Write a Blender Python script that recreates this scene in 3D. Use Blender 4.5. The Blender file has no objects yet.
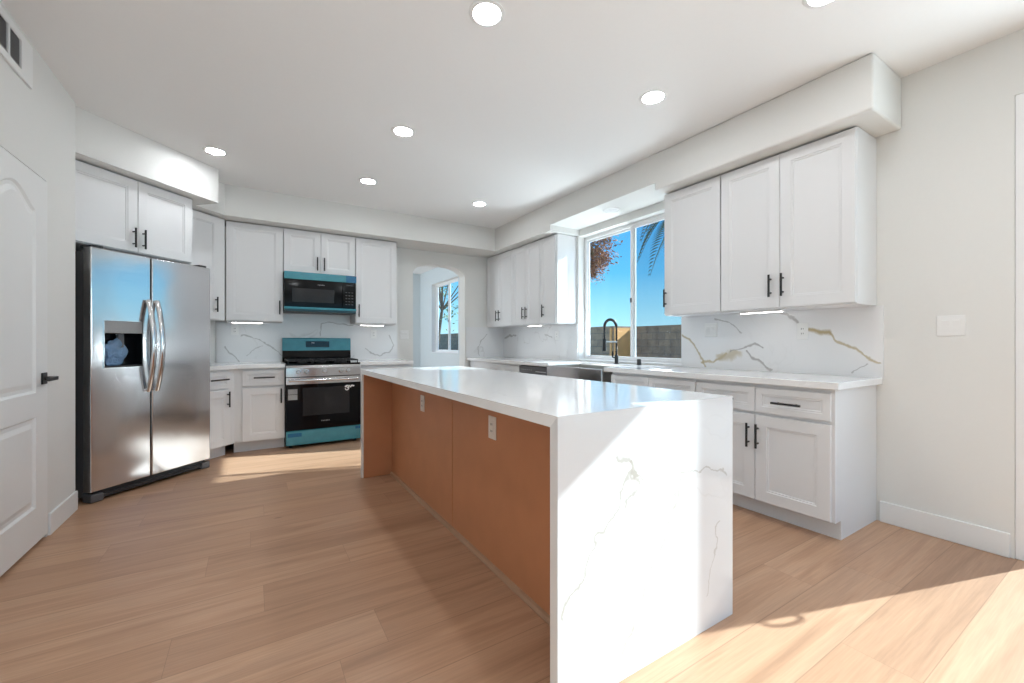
import bpy, bmesh, math, random
from mathutils import Vector, Matrix
PI = math.pi
R2 = math.sqrt(2.0)
sc = bpy.context.scene
COL = sc.collection

# ------------------------------------------------------------------ camera
cam_d = bpy.data.cameras.new('camera')
cam_d.sensor_width = 36.0
cam_d.lens = 418.1 / 1024 * 36.0
cam_d.shift_y = 0.0014
cam_d.clip_start = 0.02
cam_d.clip_end = 300
cam = bpy.data.objects.new('camera', cam_d)
COL.objects.link(cam)
cam.location = (0, 0, 1.137)
cam.rotation_euler = (PI / 2, 0, -0.5567)
sc.camera = cam

# ------------------------------------------------------------------ colour management
sc.view_settings.view_transform = 'Standard'
sc.view_settings.look = 'None'
sc.view_settings.gamma = 1.0
sc.view_settings.use_curve_mapping = False
sc.view_settings.exposure = 0.16

# ------------------------------------------------------------------ sky
world = bpy.data.worlds.new('sky')
sc.world = world
world.use_nodes = True
wn = world.node_tree
wn.nodes.clear()
w_out = wn.nodes.new('ShaderNodeOutputWorld')
w_bg = wn.nodes.new('ShaderNodeBackground')
w_tc = wn.nodes.new('ShaderNodeTexCoord')
w_sep = wn.nodes.new('ShaderNodeSeparateXYZ')
w_cr = wn.nodes.new('ShaderNodeValToRGB')
wn.links.new(w_tc.outputs['Generated'], w_sep.inputs[0])
wn.links.new(w_sep.outputs['Z'], w_cr.inputs[0])
wn.links.new(w_cr.outputs[0], w_bg.inputs[0])
wn.links.new(w_bg.outputs[0], w_out.inputs[0])
cr = w_cr.color_ramp
cr.elements[0].position = 0.0
cr.elements[0].color = (0.50, 0.80, 0.92, 1)
cr.elements[1].position = 0.9
cr.elements[1].color = (0.03, 0.14, 0.50, 1)
for pos, c in ((0.06, (0.33, 0.70, 0.92, 1)), (0.16, (0.11, 0.47, 0.85, 1)), (0.32, (0.06, 0.32, 0.75, 1))):
    e = cr.elements.new(pos)
    e.color = c
w_bg.inputs[1].default_value = 1.25

# ------------------------------------------------------------------ sun and added lamps for daylight
SUN = Vector((-1, 0.3134, -0.63)).normalized()
sun_d = bpy.data.lights.new('sun', 'SUN')
sun_d.energy = 9.8
sun_d.angle = math.radians(0.6)
sun_d.color = (0.84, 0.98, 1.04)
sun = bpy.data.objects.new('sun', sun_d)
COL.objects.link(sun)
sun.rotation_euler = SUN.to_track_quat('-Z', 'Y').to_euler()
sun.location = (20, -6, 13)


def daylight_fill(name, loc, target_dir, sx, sy, power, col):
    d = bpy.data.lights.new(name, 'AREA')
    d.shape = 'RECTANGLE'
    d.size, d.size_y = sx, sy
    d.energy = power
    d.color = col
    o = bpy.data.objects.new(name, d)
    COL.objects.link(o)
    o.location = loc
    o.rotation_euler = Vector(target_dir).to_track_quat('-Z', 'Y').to_euler()
    return o


# daylight stand-ins: area lamps added at three openings, out of the camera's view
daylight_fill('fill_patio_door', (3.9, -0.8, 1.45), (-0.9, 0, 0.7), 2.4, 1.1, 52, (0.84, 0.93, 1.0))
daylight_fill('fill_kitchen_sill', (3.72, 3.3, 0.86), (-0.5, 0, 1), 0.28, 1.1, 44, (0.86, 0.94, 1.0))  # strip hidden below the sill, added to brighten the ceiling
daylight_fill('fill_dining_room', (-0.62, 8.3, 1.5), (1, 0, 0), 1.6, 1.6, 62, (0.88, 0.95, 1.0))  # unseen lamp added to lift the dining room
LAMP = 92.0

# ------------------------------------------------------------------ materials
MATS = {}


def newmat(name):
    m = bpy.data.materials.new(name)
    m.use_nodes = True
    MATS[name] = m
    nt = m.node_tree
    return m, nt, nt.nodes['Principled BSDF']


def N(nt, kind, **kw):
    n = nt.nodes.new(kind)
    for k, v in kw.items():
        setattr(n, k, v)
    return n


def math_n(nt, op, a, b=None, c=None, clamp=False):
    n = nt.nodes.new('ShaderNodeMath')
    n.operation = op
    n.use_clamp = clamp
    for i, v in enumerate((a, b, c)):
        if v is None:
            continue
        if isinstance(v, (int, float)):
            n.inputs[i].default_value = v
        else:
            nt.links.new(v, n.inputs[i])
    return n.outputs[0]


def plain(name, col, rough=0.5, metal=0.0, noise=0.0, scale=30, bump=0.0, spec=0.5, coat=0.0):
    m, nt, p = newmat(name)
    p.inputs['Roughness'].default_value = rough
    p.inputs['Metallic'].default_value = metal
    p.inputs['Specular IOR Level'].default_value = spec
    p.inputs['Coat Weight'].default_value = coat
    g = N(nt, 'ShaderNodeNewGeometry')
    t = N(nt, 'ShaderNodeTexNoise')
    t.inputs['Scale'].default_value = scale
    t.inputs['Detail'].default_value = 4
    nt.links.new(g.outputs['Position'], t.inputs['Vector'])
    r = N(nt, 'ShaderNodeMixRGB')
    nt.links.new(t.outputs['Fac'], r.inputs[0])
    r.inputs[1].default_value = tuple(c * (1 - noise) for c in col) + (1,)
    r.inputs[2].default_value = tuple(min(1, c * (1 + noise)) for c in col) + (1,)
    nt.links.new(r.outputs[0], p.inputs['Base Color'])
    if bump:
        b = N(nt, 'ShaderNodeBump')
        b.inputs['Strength'].default_value = bump
        b.inputs['Distance'].default_value = 0.004
        nt.links.new(t.outputs['Fac'], b.inputs['Height'])
        nt.links.new(b.outputs[0], p.inputs['Normal'])
    return m


def emit(name, col, strength):
    m, nt, p = newmat(name)
    p.inputs['Base Color'].default_value = col + (1,)
    p.inputs['Emission Color'].default_value = col + (1,)
    p.inputs['Emission Strength'].default_value = strength
    return m


M_WALL = plain('wall_paint', (0.78, 0.775, 0.75), 0.7, noise=0.01, scale=60, bump=0.05)
M_CEIL = plain('ceiling_paint', (0.90, 0.90, 0.895), 0.8, noise=0.01, scale=45, bump=0.06)
M_TRIM = plain('trim_paint', (0.84, 0.84, 0.83), 0.4, noise=0.005)
M_CAB = plain('cabinet_paint', (0.77, 0.77, 0.775), 0.35, noise=0.005)
M_GREYWALL = plain('dining_wall_sky_tint', (0.62, 0.68, 0.71), 0.7, noise=0.01)  # bluish cast of sky light mixed into this grey
M_BLACK = plain('black_metal', (0.012, 0.012, 0.013), 0.38, noise=0.1)
M_DARK = plain('dark_plastic', (0.03, 0.03, 0.032), 0.45, noise=0.1)
M_GREYP = plain('grey_plastic', (0.10, 0.10, 0.105), 0.4, noise=0.1)
M_GLASSBLK = plain('black_glass', (0.004, 0.004, 0.005), 0.06, noise=0.1, spec=0.2)
M_WINDK = plain('tinted_oven_glass', (0.026, 0.026, 0.028), 0.12, noise=0.2, scale=90, spec=0.25)
M_WHITEP = plain('white_plastic', (0.85, 0.85, 0.84), 0.35, noise=0.005)
M_ALMOND = plain('outlet_plastic', (0.80, 0.74, 0.68), 0.4, noise=0.01)
M_FILM = plain('teal_film', (0.055, 0.27, 0.335), 0.22, noise=0.25, scale=14)
M_FILMD = plain('blue_film_tape', (0.008, 0.13, 0.27), 0.25, noise=0.15, scale=20)
M_VINYL = plain('window_vinyl', (0.86, 0.86, 0.86), 0.35, noise=0.005)
M_IRON = plain('cast_iron', (0.014, 0.014, 0.015), 0.55, noise=0.2)
M_STICK = plain('grey_sticker', (0.33, 0.33, 0.33), 0.5, noise=0.15, scale=120)
M_BROWN = plain('brown_panel', (0.54, 0.235, 0.113), 0.45, noise=0.10, scale=7)
M_BROWN_TRIM = plain('brown_moulding', (0.42, 0.25, 0.155), 0.5, noise=0.08, scale=20)
M_SLOT = plain('dark_slot', (0.02, 0.02, 0.02), 0.8)
M_LOGO = plain('pale_lettering', (0.5, 0.5, 0.5), 0.4)
M_LENS = emit('lit_lens', (0.93, 0.965, 1.0), LAMP)
M_BAR = emit('lit_bar', (1.0, 0.97, 0.94), 9.0)
M_DISPLAY = plain('display_glass', (0.008, 0.010, 0.012), 0.08)
M_BARK = plain('bark', (0.16, 0.11, 0.075), 0.9, noise=0.3, scale=8, bump=0.4)
M_PAINTED_SUN = plain('painted_sun_block', (0.85, 0.43, 0.16), 0.9, noise=0.15, scale=5)  # warm sunlight put into the block colour
M_LOUVRE = plain('louvre_grey', (0.34, 0.34, 0.35), 0.5)
M_DARKTEAL = plain('dark_teal_film', (0.006, 0.05, 0.07), 0.3, noise=0.1)
M_CONC = plain('patio_concrete', (0.42, 0.40, 0.37), 0.9, noise=0.1, scale=3)
M_KNOBSTEEL = plain('polished_steel', (0.72, 0.72, 0.72), 0.18, metal=1.0)
M_BASINSTEEL = plain('sink_steel', (0.55, 0.53, 0.50), 0.3, metal=1.0, noise=0.05)


def steel():
    m, nt, p = newmat('brushed_steel')
    p.inputs['Metallic'].default_value = 1.0
    tc = N(nt, 'ShaderNodeTexCoord')
    mp = N(nt, 'ShaderNodeMapping')
    mp.inputs['Scale'].default_value = (2, 2, 420)
    nt.links.new(tc.outputs['Object'], mp.inputs[0])
    t = N(nt, 'ShaderNodeTexNoise')
    t.inputs['Scale'].default_value = 1.0
    t.inputs['Detail'].default_value = 3
    nt.links.new(mp.outputs[0], t.inputs['Vector'])
    rr = N(nt, 'ShaderNodeMapRange')
    rr.inputs['To Min'].default_value = 0.11
    rr.inputs['To Max'].default_value = 0.18
    nt.links.new(t.outputs['Fac'], rr.inputs[0])
    nt.links.new(rr.outputs[0], p.inputs['Roughness'])
    mx = N(nt, 'ShaderNodeMixRGB')
    nt.links.new(t.outputs['Fac'], mx.inputs[0])
    mx.inputs[1].default_value = (0.64, 0.64, 0.65, 1)
    mx.inputs[2].default_value = (0.72, 0.72, 0.73, 1)
    nt.links.new(mx.outputs[0], p.inputs['Base Color'])
    t2 = N(nt, 'ShaderNodeTexNoise')
    t2.inputs['Scale'].default_value = 2.2
    nt.links.new(tc.outputs['Object'], t2.inputs['Vector'])
    b = N(nt, 'ShaderNodeBump')
    b.inputs['Strength'].default_value = 0.12
    b.inputs['Distance'].default_value = 0.03
    nt.links.new(t2.outputs['Fac'], b.inputs['Height'])
    nt.links.new(b.outputs[0], p.inputs['Normal'])
    return m


M_STEEL = steel()


def floor_mat():
    m, nt, p = newmat('oak_planks')
    L = nt.links.new
    g = N(nt, 'ShaderNodeNewGeometry')
    s = N(nt, 'ShaderNodeSeparateXYZ')
    L(g.outputs['Position'], s.inputs[0])
    W, LEN = 0.228, 1.52
    yr = math_n(nt, 'DIVIDE', math_n(nt, 'SUBTRACT', s.outputs['Y'], 0.46 - 20 * W), W)
    row = math_n(nt, 'FLOOR', yr)
    fy = math_n(nt, 'FRACT', yr)
    wn1 = N(nt, 'ShaderNodeTexWhiteNoise', noise_dimensions='1D')
    L(row, wn1.inputs['W'])
    xo = math_n(nt, 'ADD', math_n(nt, 'DIVIDE', math_n(nt, 'ADD', s.outputs['X'], 30.0), LEN), math_n(nt, 'MULTIPLY', wn1.outputs['Value'], 5.0))
    colm = math_n(nt, 'FLOOR', xo)
    fx = math_n(nt, 'FRACT', xo)
    cv = N(nt, 'ShaderNodeCombineXYZ')
    L(row, cv.inputs[0])
    L(colm, cv.inputs[1])
    wn2 = N(nt, 'ShaderNodeTexWhiteNoise', noise_dimensions='2D')
    L(cv.outputs[0], wn2.inputs['Vector'])
    # grain, stretched along the plank, with an offset per plank
    off = N(nt, 'ShaderNodeVectorMath', operation='SCALE')
    L(wn2.outputs['Color'], off.inputs[0])
    off.inputs['Scale'].default_value = 13.0
    add = N(nt, 'ShaderNodeVectorMath', operation='ADD')
    L(g.outputs['Position'], add.inputs[0])
    L(off.outputs[0], add.inputs[1])
    mp = N(nt, 'ShaderNodeMapping')
    mp.inputs['Scale'].default_value = (0.8, 10, 1)
    L(add.outputs[0], mp.inputs[0])
    n1 = N(nt, 'ShaderNodeTexNoise')
    n1.inputs['Scale'].default_value = 1.0
    n1.inputs['Detail'].default_value = 5
    n1.inputs['Roughness'].default_value = 0.55
    n1.inputs['Distortion'].default_value = 0.6
    L(mp.outputs[0], n1.inputs['Vector'])
    mp2 = N(nt, 'ShaderNodeMapping')
    mp2.inputs['Scale'].default_value = (5, 130, 1)
    L(add.outputs[0], mp2.inputs[0])
    n2 = N(nt, 'ShaderNodeTexNoise')
    n2.inputs['Scale'].default_value = 1.0
    n2.inputs['Detail'].default_value = 3
    L(mp2.outputs[0], n2.inputs['Vector'])
    # broad tone of a plank
    tone = N(nt, 'ShaderNodeValToRGB')
    tone.color_ramp.elements[0].color = (0.375, 0.216, 0.131, 1)
    tone.color_ramp.elements[1].color = (0.615, 0.385, 0.247, 1)
    e = tone.color_ramp.elements.new(0.5)
    e.color = (0.490, 0.288, 0.177, 1)
    mixv = math_n(nt, 'ADD', math_n(nt, 'MULTIPLY', wn2.outputs['Value'], 0.36), math_n(nt, 'SUBTRACT', math_n(nt, 'MULTIPLY', n1.outputs['Fac'], 2.3), 0.8))
    L(mixv, tone.inputs[0])
    # darker streaks
    st = N(nt, 'ShaderNodeMapRange')
    st.inputs['From Min'].default_value = 0.52
    st.inputs['From Max'].default_value = 0.75
    st.inputs['To Min'].default_value = 0.0
    st.inputs['To Max'].default_value = 0.55
    L(n1.outputs['Fac'], st.inputs[0])
    mx = N(nt, 'ShaderNodeMixRGB')
    L(st.outputs[0], mx.inputs[0])
    L(tone.outputs[0], mx.inputs[1])
    mx.inputs[2].default_value = (0.255, 0.136, 0.080, 1)
    fine = N(nt, 'ShaderNodeMixRGB', blend_type='MULTIPLY')
    fine.inputs[0].default_value = 0.5
    L(mx.outputs[0], fine.inputs[1])
    fr = N(nt, 'ShaderNodeMapRange')
    fr.inputs['From Min'].default_value = 0.3
    fr.inputs['From Max'].default_value = 0.7
    fr.inputs['To Min'].default_value = 0.82
    fr.inputs['To Max'].default_value = 1.12
    L(n2.outputs['Fac'], fr.inputs[0])
    L(fr.outputs[0], fine.inputs[2])
    # knots
    vo = N(nt, 'ShaderNodeTexVoronoi')
    vo.inputs['Scale'].default_value = 1.0
    mp3 = N(nt, 'ShaderNodeMapping')
    mp3.inputs['Scale'].default_value = (1.0, 2.6, 1)
    L(add.outputs[0], mp3.inputs[0])
    L(mp3.outputs[0], vo.inputs['Vector'])
    kn = N(nt, 'ShaderNodeMapRange')
    kn.inputs['From Min'].default_value = 0.015
    kn.inputs['From Max'].default_value = 0.035
    kn.inputs['To Min'].default_value = 0.6
    kn.inputs['To Max'].default_value = 0.0
    L(vo.outputs['Distance'], kn.inputs[0])
    mk = N(nt, 'ShaderNodeMixRGB')
    L(kn.outputs[0], mk.inputs[0])
    L(fine.outputs[0], mk.inputs[1])
    mk.inputs[2].default_value = (0.10, 0.055, 0.03, 1)
    # seams between planks
    ey = math_n(nt, 'MULTIPLY', math_n(nt, 'MINIMUM', fy, math_n(nt, 'SUBTRACT', 1.0, fy)), W)
    ex = math_n(nt, 'MULTIPLY', math_n(nt, 'MINIMUM', fx, math_n(nt, 'SUBTRACT', 1.0, fx)), LEN)
    ee = math_n(nt, 'MINIMUM', math_n(nt, 'MULTIPLY', ex, 1.9), ey)
    se = N(nt, 'ShaderNodeMapRange')
    se.inputs['From Min'].default_value = 0.0008
    se.inputs['From Max'].default_value = 0.0025
    se.inputs['To Min'].default_value = 0.45
    se.inputs['To Max'].default_value = 0.0
    L(ee, se.inputs[0])
    ms = N(nt, 'ShaderNodeMixRGB')
    L(se.outputs[0], ms.inputs[0])
    L(mk.outputs[0], ms.inputs[1])
    ms.inputs[2].default_value = (0.16, 0.09, 0.055, 1)
    L(ms.outputs[0], p.inputs['Base Color'])
    p.inputs['Roughness'].default_value = 0.36
    p.inputs['Specular IOR Level'].default_value = 0.4
    bp = N(nt, 'ShaderNodeBump')
    bp.inputs['Strength'].default_value = 0.25
    bp.inputs['Distance'].default_value = 0.002
    L(n2.outputs['Fac'], bp.inputs['Height'])
    L(bp.outputs[0], p.inputs['Normal'])
    return m


M_FLOOR = floor_mat()


def quartz(name, veins=(), axis=None, base=(0.82, 0.82, 0.825), rough=0.12, generic=0.25, jitter=0.02, vein_scale=2.4):
    """White quartz. veins: [(polyline of 2-D points, half width, colour)], drawn in the plane across the axis."""
    m, nt, p = newmat(name)
    L = nt.links.new
    p.inputs['Roughness'].default_value = rough
    g = N(nt, 'ShaderNodeNewGeometry')
    pos = g.outputs['Position']
    nz = N(nt, 'ShaderNodeTexNoise')
    nz.inputs['Scale'].default_value = 9
    nz.inputs['Detail'].default_value = 5
    L(pos, nz.inputs['Vector'])
    sub = N(nt, 'ShaderNodeVectorMath', operation='SUBTRACT')
    L(nz.outputs['Color'], sub.inputs[0])
    sub.inputs[1].default_value = (0.5, 0.5, 0.5)
    scl = N(nt, 'ShaderNodeVectorMath', operation='SCALE')
    L(sub.outputs[0], scl.inputs[0])
    scl.inputs['Scale'].default_value = jitter * 4
    ad = N(nt, 'ShaderNodeVectorMath', operation='ADD')
    L(pos, ad.inputs[0])
    L(scl.outputs[0], ad.inputs[1])
    nw = N(nt, 'ShaderNodeTexNoise')
    nw.inputs['Scale'].default_value = 14
    nw.inputs['Detail'].default_value = 3
    L(pos, nw.inputs['Vector'])
    # faint veins everywhere
    gn = N(nt, 'ShaderNodeTexNoise')
    gn.inputs['Scale'].default_value = 1.3
    gn.inputs['Detail'].default_value = 4
    gn.inputs['Distortion'].default_value = 1.2
    L(pos, gn.inputs['Vector'])
    gv = math_n(nt, 'ABSOLUTE', math_n(nt, 'SUBTRACT', gn.outputs['Fac'], 0.5))
    gm = N(nt, 'ShaderNodeMapRange')
    gm.inputs['From Min'].default_value = 0.0
    gm.inputs['From Max'].default_value = 0.012
    gm.inputs['To Min'].default_value = generic
    gm.inputs['To Max'].default_value = 0.0
    L(gv, gm.inputs[0])
    gmask = N(nt, 'ShaderNodeTexNoise')
    gmask.inputs['Scale'].default_value = 2.1
    L(pos, gmask.inputs['Vector'])
    gmr = N(nt, 'ShaderNodeMapRange')
    gmr.inputs['From Min'].default_value = 0.48
    gmr.inputs['From Max'].default_value = 0.62
    L(gmask.outputs['Fac'], gmr.inputs[0])
    cur = N(nt, 'ShaderNodeMixRGB')
    L(math_n(nt, 'MULTIPLY', gm.outputs[0], gmr.outputs[0]), cur.inputs[0])
    cur.inputs[1].default_value = base + (1,)
    cur.inputs[2].default_value = (0.50, 0.48, 0.46, 1)
    out = cur.outputs[0]
    for line, hw, colr, strength in veins:
        dmin = None
        for a, b in zip(line[:-1], line[1:]):
            if axis == 'x':
                A, B = Vector((0, a[0], a[1])), Vector((0, b[0], b[1]))
                mask = (0, 1, 1)
            else:
                A, B = Vector((a[0], 0, a[1])), Vector((b[0], 0, b[1]))
                mask = (1, 0, 1)
            BA = B - A
            q = N(nt, 'ShaderNodeVectorMath', operation='MULTIPLY')
            L(ad.outputs[0], q.inputs[0])
            q.inputs[1].default_value = mask
            pa = N(nt, 'ShaderNodeVectorMath', operation='SUBTRACT')
            L(q.outputs[0], pa.inputs[0])
            pa.inputs[1].default_value = A
            dt = N(nt, 'ShaderNodeVectorMath', operation='DOT_PRODUCT')
            L(pa.outputs[0], dt.inputs[0])
            dt.inputs[1].default_value = BA / BA.length_squared
            h = math_n(nt, 'ADD', dt.outputs['Value'], 0.0, clamp=True)
            sv = N(nt, 'ShaderNodeVectorMath', operation='SCALE')
            sv.inputs[0].default_value = BA
            L(h, sv.inputs['Scale'])
            ds = N(nt, 'ShaderNodeVectorMath', operation='DISTANCE')
            L(pa.outputs[0], ds.inputs[0])
            L(sv.outputs[0], ds.inputs[1])
            dmin = ds.outputs['Value'] if dmin is None else math_n(nt, 'MINIMUM', dmin, ds.outputs['Value'])
        wv = math_n(nt, 'MULTIPLY', nw.outputs['Fac'], hw * vein_scale)
        rt = math_n(nt, 'DIVIDE', dmin, wv)
        mr = N(nt, 'ShaderNodeMapRange', interpolation_type='SMOOTHSTEP')
        mr.inputs['From Min'].default_value = 0.25
        mr.inputs['From Max'].default_value = 1.1
        mr.inputs['To Min'].default_value = strength
        mr.inputs['To Max'].default_value = 0.0
        L(rt, mr.inputs[0])
        mm = N(nt, 'ShaderNodeMixRGB')
        L(mr.outputs[0], mm.inputs[0])
        L(out, mm.inputs[1])
        mm.inputs[2].default_value = colr + (1,)
        out = mm.outputs[0]
    L(out, p.inputs['Base Color'])
    return m


GREYV, GOLDV, PALEV = (0.36, 0.34, 0.33), (0.47, 0.38, 0.22), (0.44, 0.41, 0.36)
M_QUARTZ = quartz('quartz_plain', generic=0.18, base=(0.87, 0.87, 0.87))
M_QUARTZ_ISL = quartz('quartz_island', [
    ([(0.811, 0.305), (0.897, 0.409), (0.943, 0.506), (1.049, 0.608), (1.121, 0.696), (1.049, 0.765)], 0.008, PALEV, 0.75),
    ([(1.121, 0.696), (1.176, 0.65)], 0.007, PALEV, 0.6),
    ([(1.069, 0.575), (1.136, 0.657), (1.1, 0.714)], 0.007, PALEV, 0.7),
    ([(1.049, 0.05), (1.1, 0.117), (1.165, 0.242), (1.221, 0.361), (1.315, 0.508), (1.365, 0.657), (1.44, 0.652), (1.671, 0.598)], 0.006, PALEV, 0.6),
    ([(1.524, 0.142), (1.582, 0.312), (1.626, 0.423)], 0.006, PALEV, 0.5),
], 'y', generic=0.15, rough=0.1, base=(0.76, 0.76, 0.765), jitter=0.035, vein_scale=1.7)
M_SPLASH_R = quartz('quartz_splash_right', [
    ([(2.457, 1.203), (2.345, 1.124), (2.26, 0.99), (2.229, 0.925)], 0.010, GOLDV, 0.8),
    ([(2.26, 0.971), (2.158, 0.975), (2.042, 1.052)], 0.012, GOLDV, 0.8),
    ([(2.09, 1.03), (1.95, 1.045)], 0.042, (0.55, 0.47, 0.32), 0.75),
    ([(2.0, 1.06), (1.897, 1.09), (1.811, 1.142), (1.745, 1.1)], 0.009, GREYV, 0.75),
    ([(1.879, 1.073), (1.794, 1.006), (1.681, 0.927)], 0.008, GREYV, 0.75),
    ([(2.139, 1.347), (1.987, 1.286), (1.914, 1.222)], 0.006, GREYV, 0.6),
    ([(1.60, 1.37), (1.574, 1.351), (1.502, 1.292)], 0.009, GREYV, 0.7),
    ([(1.418, 1.234), (1.312, 1.209)], 0.020, GOLDV, 0.8),
    ([(1.418, 1.234), (1.312, 1.209), (1.262, 1.164), (1.142, 1.099), (1.074, 1.037), (1.014, 1.012)], 0.009, GOLDV, 0.8),
    ([(1.091, 1.002), (1.165, 0.927)], 0.006, GREYV, 0.6),
], 'x', generic=0.1)
M_SPLASH_B = quartz('quartz_splash_back', [
    ([(-0.113, 1.223), (0.059, 1.179), (0.177, 1.11), (0.32, 0.981)], 0.007, GREYV, 0.6),
    ([(-0.261, 1.09), (-0.169, 0.989), (-0.113, 0.921)], 0.008, GREYV, 0.6),
    ([(-0.038, 0.998), (0.118, 1.11)], 0.005, GREYV, 0.5),
    ([(0.728, 1.231), (0.739, 1.378), (0.841, 1.405), (1.124, 1.362)], 0.007, GREYV, 0.6),
    ([(1.272, 1.081), (1.347, 1.003), (1.449, 0.962), (1.607, 1.026), (1.66, 1.106), (1.58, 1.239)], 0.009, GREYV, 0.6),
    ([(2.962, 0.949), (2.952, 1.075), (3.003, 1.165), (3.105, 1.274)], 0.007, GREYV, 0.6),
], 'y', generic=0.45)
M_SPLASH_L = quartz('quartz_splash_corner', [
    ([(5.672, 1.212), (5.53, 1.247), (5.327, 1.253)], 0.016, GREYV, 0.65),
    ([(4.612, 1.258), (4.455, 1.208)], 0.010, GREYV, 0.55),
], 'x', generic=0.4)


def pane_glass(name, tint, haze=0.0, hazecol=(0.3, 0.3, 0.3)):
    m, nt, p = newmat(name)
    L = nt.links.new
    nt.nodes.remove(p)
    out = nt.nodes['Material Output']
    tr = N(nt, 'ShaderNodeBsdfTransparent')
    tr.inputs[0].default_value = tint + (1,)
    gl = N(nt, 'ShaderNodeBsdfGlossy')
    gl.inputs['Roughness'].default_value = 0.02
    fr = N(nt, 'ShaderNodeFresnel')
    fr.inputs[0].default_value = 1.3
    mx = N(nt, 'ShaderNodeMixShader')
    ge = N(nt, 'ShaderNodeNewGeometry')
    L(math_n(nt, 'MULTIPLY', fr.outputs[0], math_n(nt, 'SUBTRACT', 1.0, ge.outputs['Backfacing'])), mx.inputs[0])
    L(tr.outputs[0], mx.inputs[1])
    L(gl.outputs[0], mx.inputs[2])
    if haze:
        df = N(nt, 'ShaderNodeBsdfDiffuse')
        df.inputs[0].default_value = hazecol + (1,)
        m2 = N(nt, 'ShaderNodeMixShader')
        m2.inputs[0].default_value = haze
        L(tr.outputs[0], m2.inputs[1])
        L(df.outputs[0], m2.inputs[2])
        L(m2.outputs[0], out.inputs[0])
    else:
        L(mx.outputs[0], out.inputs[0])
    return m


M_PANE = pane_glass('window_glass', (0.97, 0.985, 0.98))
M_SCREEN = pane_glass('insect_screen', (0.95, 0.95, 0.95), 0.10, (0.10, 0.10, 0.11))


def block_mat():
    m, nt, p = newmat('garden_block')
    L = nt.links.new
    tc = N(nt, 'ShaderNodeTexCoord')
    sp = N(nt, 'ShaderNodeSeparateXYZ')
    L(tc.outputs['Object'], sp.inputs[0])
    cb = N(nt, 'ShaderNodeCombineXYZ')
    L(math_n(nt, 'ADD', sp.outputs['X'], sp.outputs['Y']), cb.inputs[0])
    L(sp.outputs['Z'], cb.inputs[1])
    br = N(nt, 'ShaderNodeTexBrick')
    br.inputs['Color1'].default_value = (0.40, 0.27, 0.17, 1)
    br.inputs['Color2'].default_value = (0.33, 0.225, 0.15, 1)
    br.inputs['Mortar'].default_value = (0.24, 0.18, 0.13, 1)
    br.inputs['Scale'].default_value = 1.0
    br.inputs['Brick Width'].default_value = 0.41
    br.inputs['Row Height'].default_value = 0.205
    br.inputs['Mortar Size'].default_value = 0.012
    L(cb.outputs[0], br.inputs['Vector'])
    nz = N(nt, 'ShaderNodeTexNoise')
    nz.inputs['Scale'].default_value = 6
    nz.inputs['Detail'].default_value = 5
    L(tc.outputs['Object'], nz.inputs['Vector'])
    mu = N(nt, 'ShaderNodeMixRGB', blend_type='OVERLAY')
    mu.inputs[0].default_value = 0.5
    L(br.outputs[0], mu.inputs[1])
    L(nz.outputs['Fac'], mu.inputs[2])
    L(mu.outputs[0], p.inputs['Base Color'])
    p.inputs['Roughness'].default_value = 0.95
    return m


M_BLOCK = block_mat()


def leaf_mat(name, c1, c2, c3):
    m, nt, p = newmat(name)
    L = nt.links.new
    tc = N(nt, 'ShaderNodeTexCoord')
    t = N(nt, 'ShaderNodeTexNoise')
    t.inputs['Scale'].default_value = 5
    L(tc.outputs['Object'], t.inputs['Vector'])
    cr_ = N(nt, 'ShaderNodeValToRGB')
    cr_.color_ramp.elements[0].position = 0.3
    cr_.color_ramp.elements[0].color = c1 + (1,)
    cr_.color_ramp.elements[1].position = 0.7
    cr_.color_ramp.elements[1].color = c3 + (1,)
    e = cr_.color_ramp.elements.new(0.5)
    e.color = c2 + (1,)
    L(t.outputs['Fac'], cr_.inputs[0])
    L(cr_.outputs[0], p.inputs['Base Color'])
    p.inputs['Roughness'].default_value = 0.7
    return m


M_AUTUMN = leaf_mat('autumn_leaves', (0.34, 0.10, 0.045), (0.45, 0.20, 0.09), (0.26, 0.17, 0.06))
M_GREEN = leaf_mat('green_leaves', (0.10, 0.17, 0.08), (0.15, 0.23, 0.11), (0.22, 0.28, 0.15))
M_PALM = leaf_mat('palm_fronds', (0.05, 0.07, 0.035), (0.08, 0.11, 0.05), (0.13, 0.14, 0.06))


def bag_mat():
    m, nt, p = newmat('clear_plastic_bag')
    p.inputs['Base Color'].default_value = (0.40, 0.62, 0.90, 1)
    p.inputs['Roughness'].default_value = 0.08
    p.inputs['Transmission Weight'].default_value = 0.6
    p.inputs['IOR'].default_value = 1.2
    tc = N(nt, 'ShaderNodeTexCoord')
    t = N(nt, 'ShaderNodeTexNoise')
    t.inputs['Scale'].default_value = 30
    nt.links.new(tc.outputs['Object'], t.inputs['Vector'])
    b = N(nt, 'ShaderNodeBump')
    b.inputs['Strength'].default_value = 0.8
    b.inputs['Distance'].default_value = 0.02
    nt.links.new(t.outputs['Fac'], b.inputs['Height'])
    nt.links.new(b.outputs[0], p.inputs['Normal'])
    return m


M_BAG = bag_mat()


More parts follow.
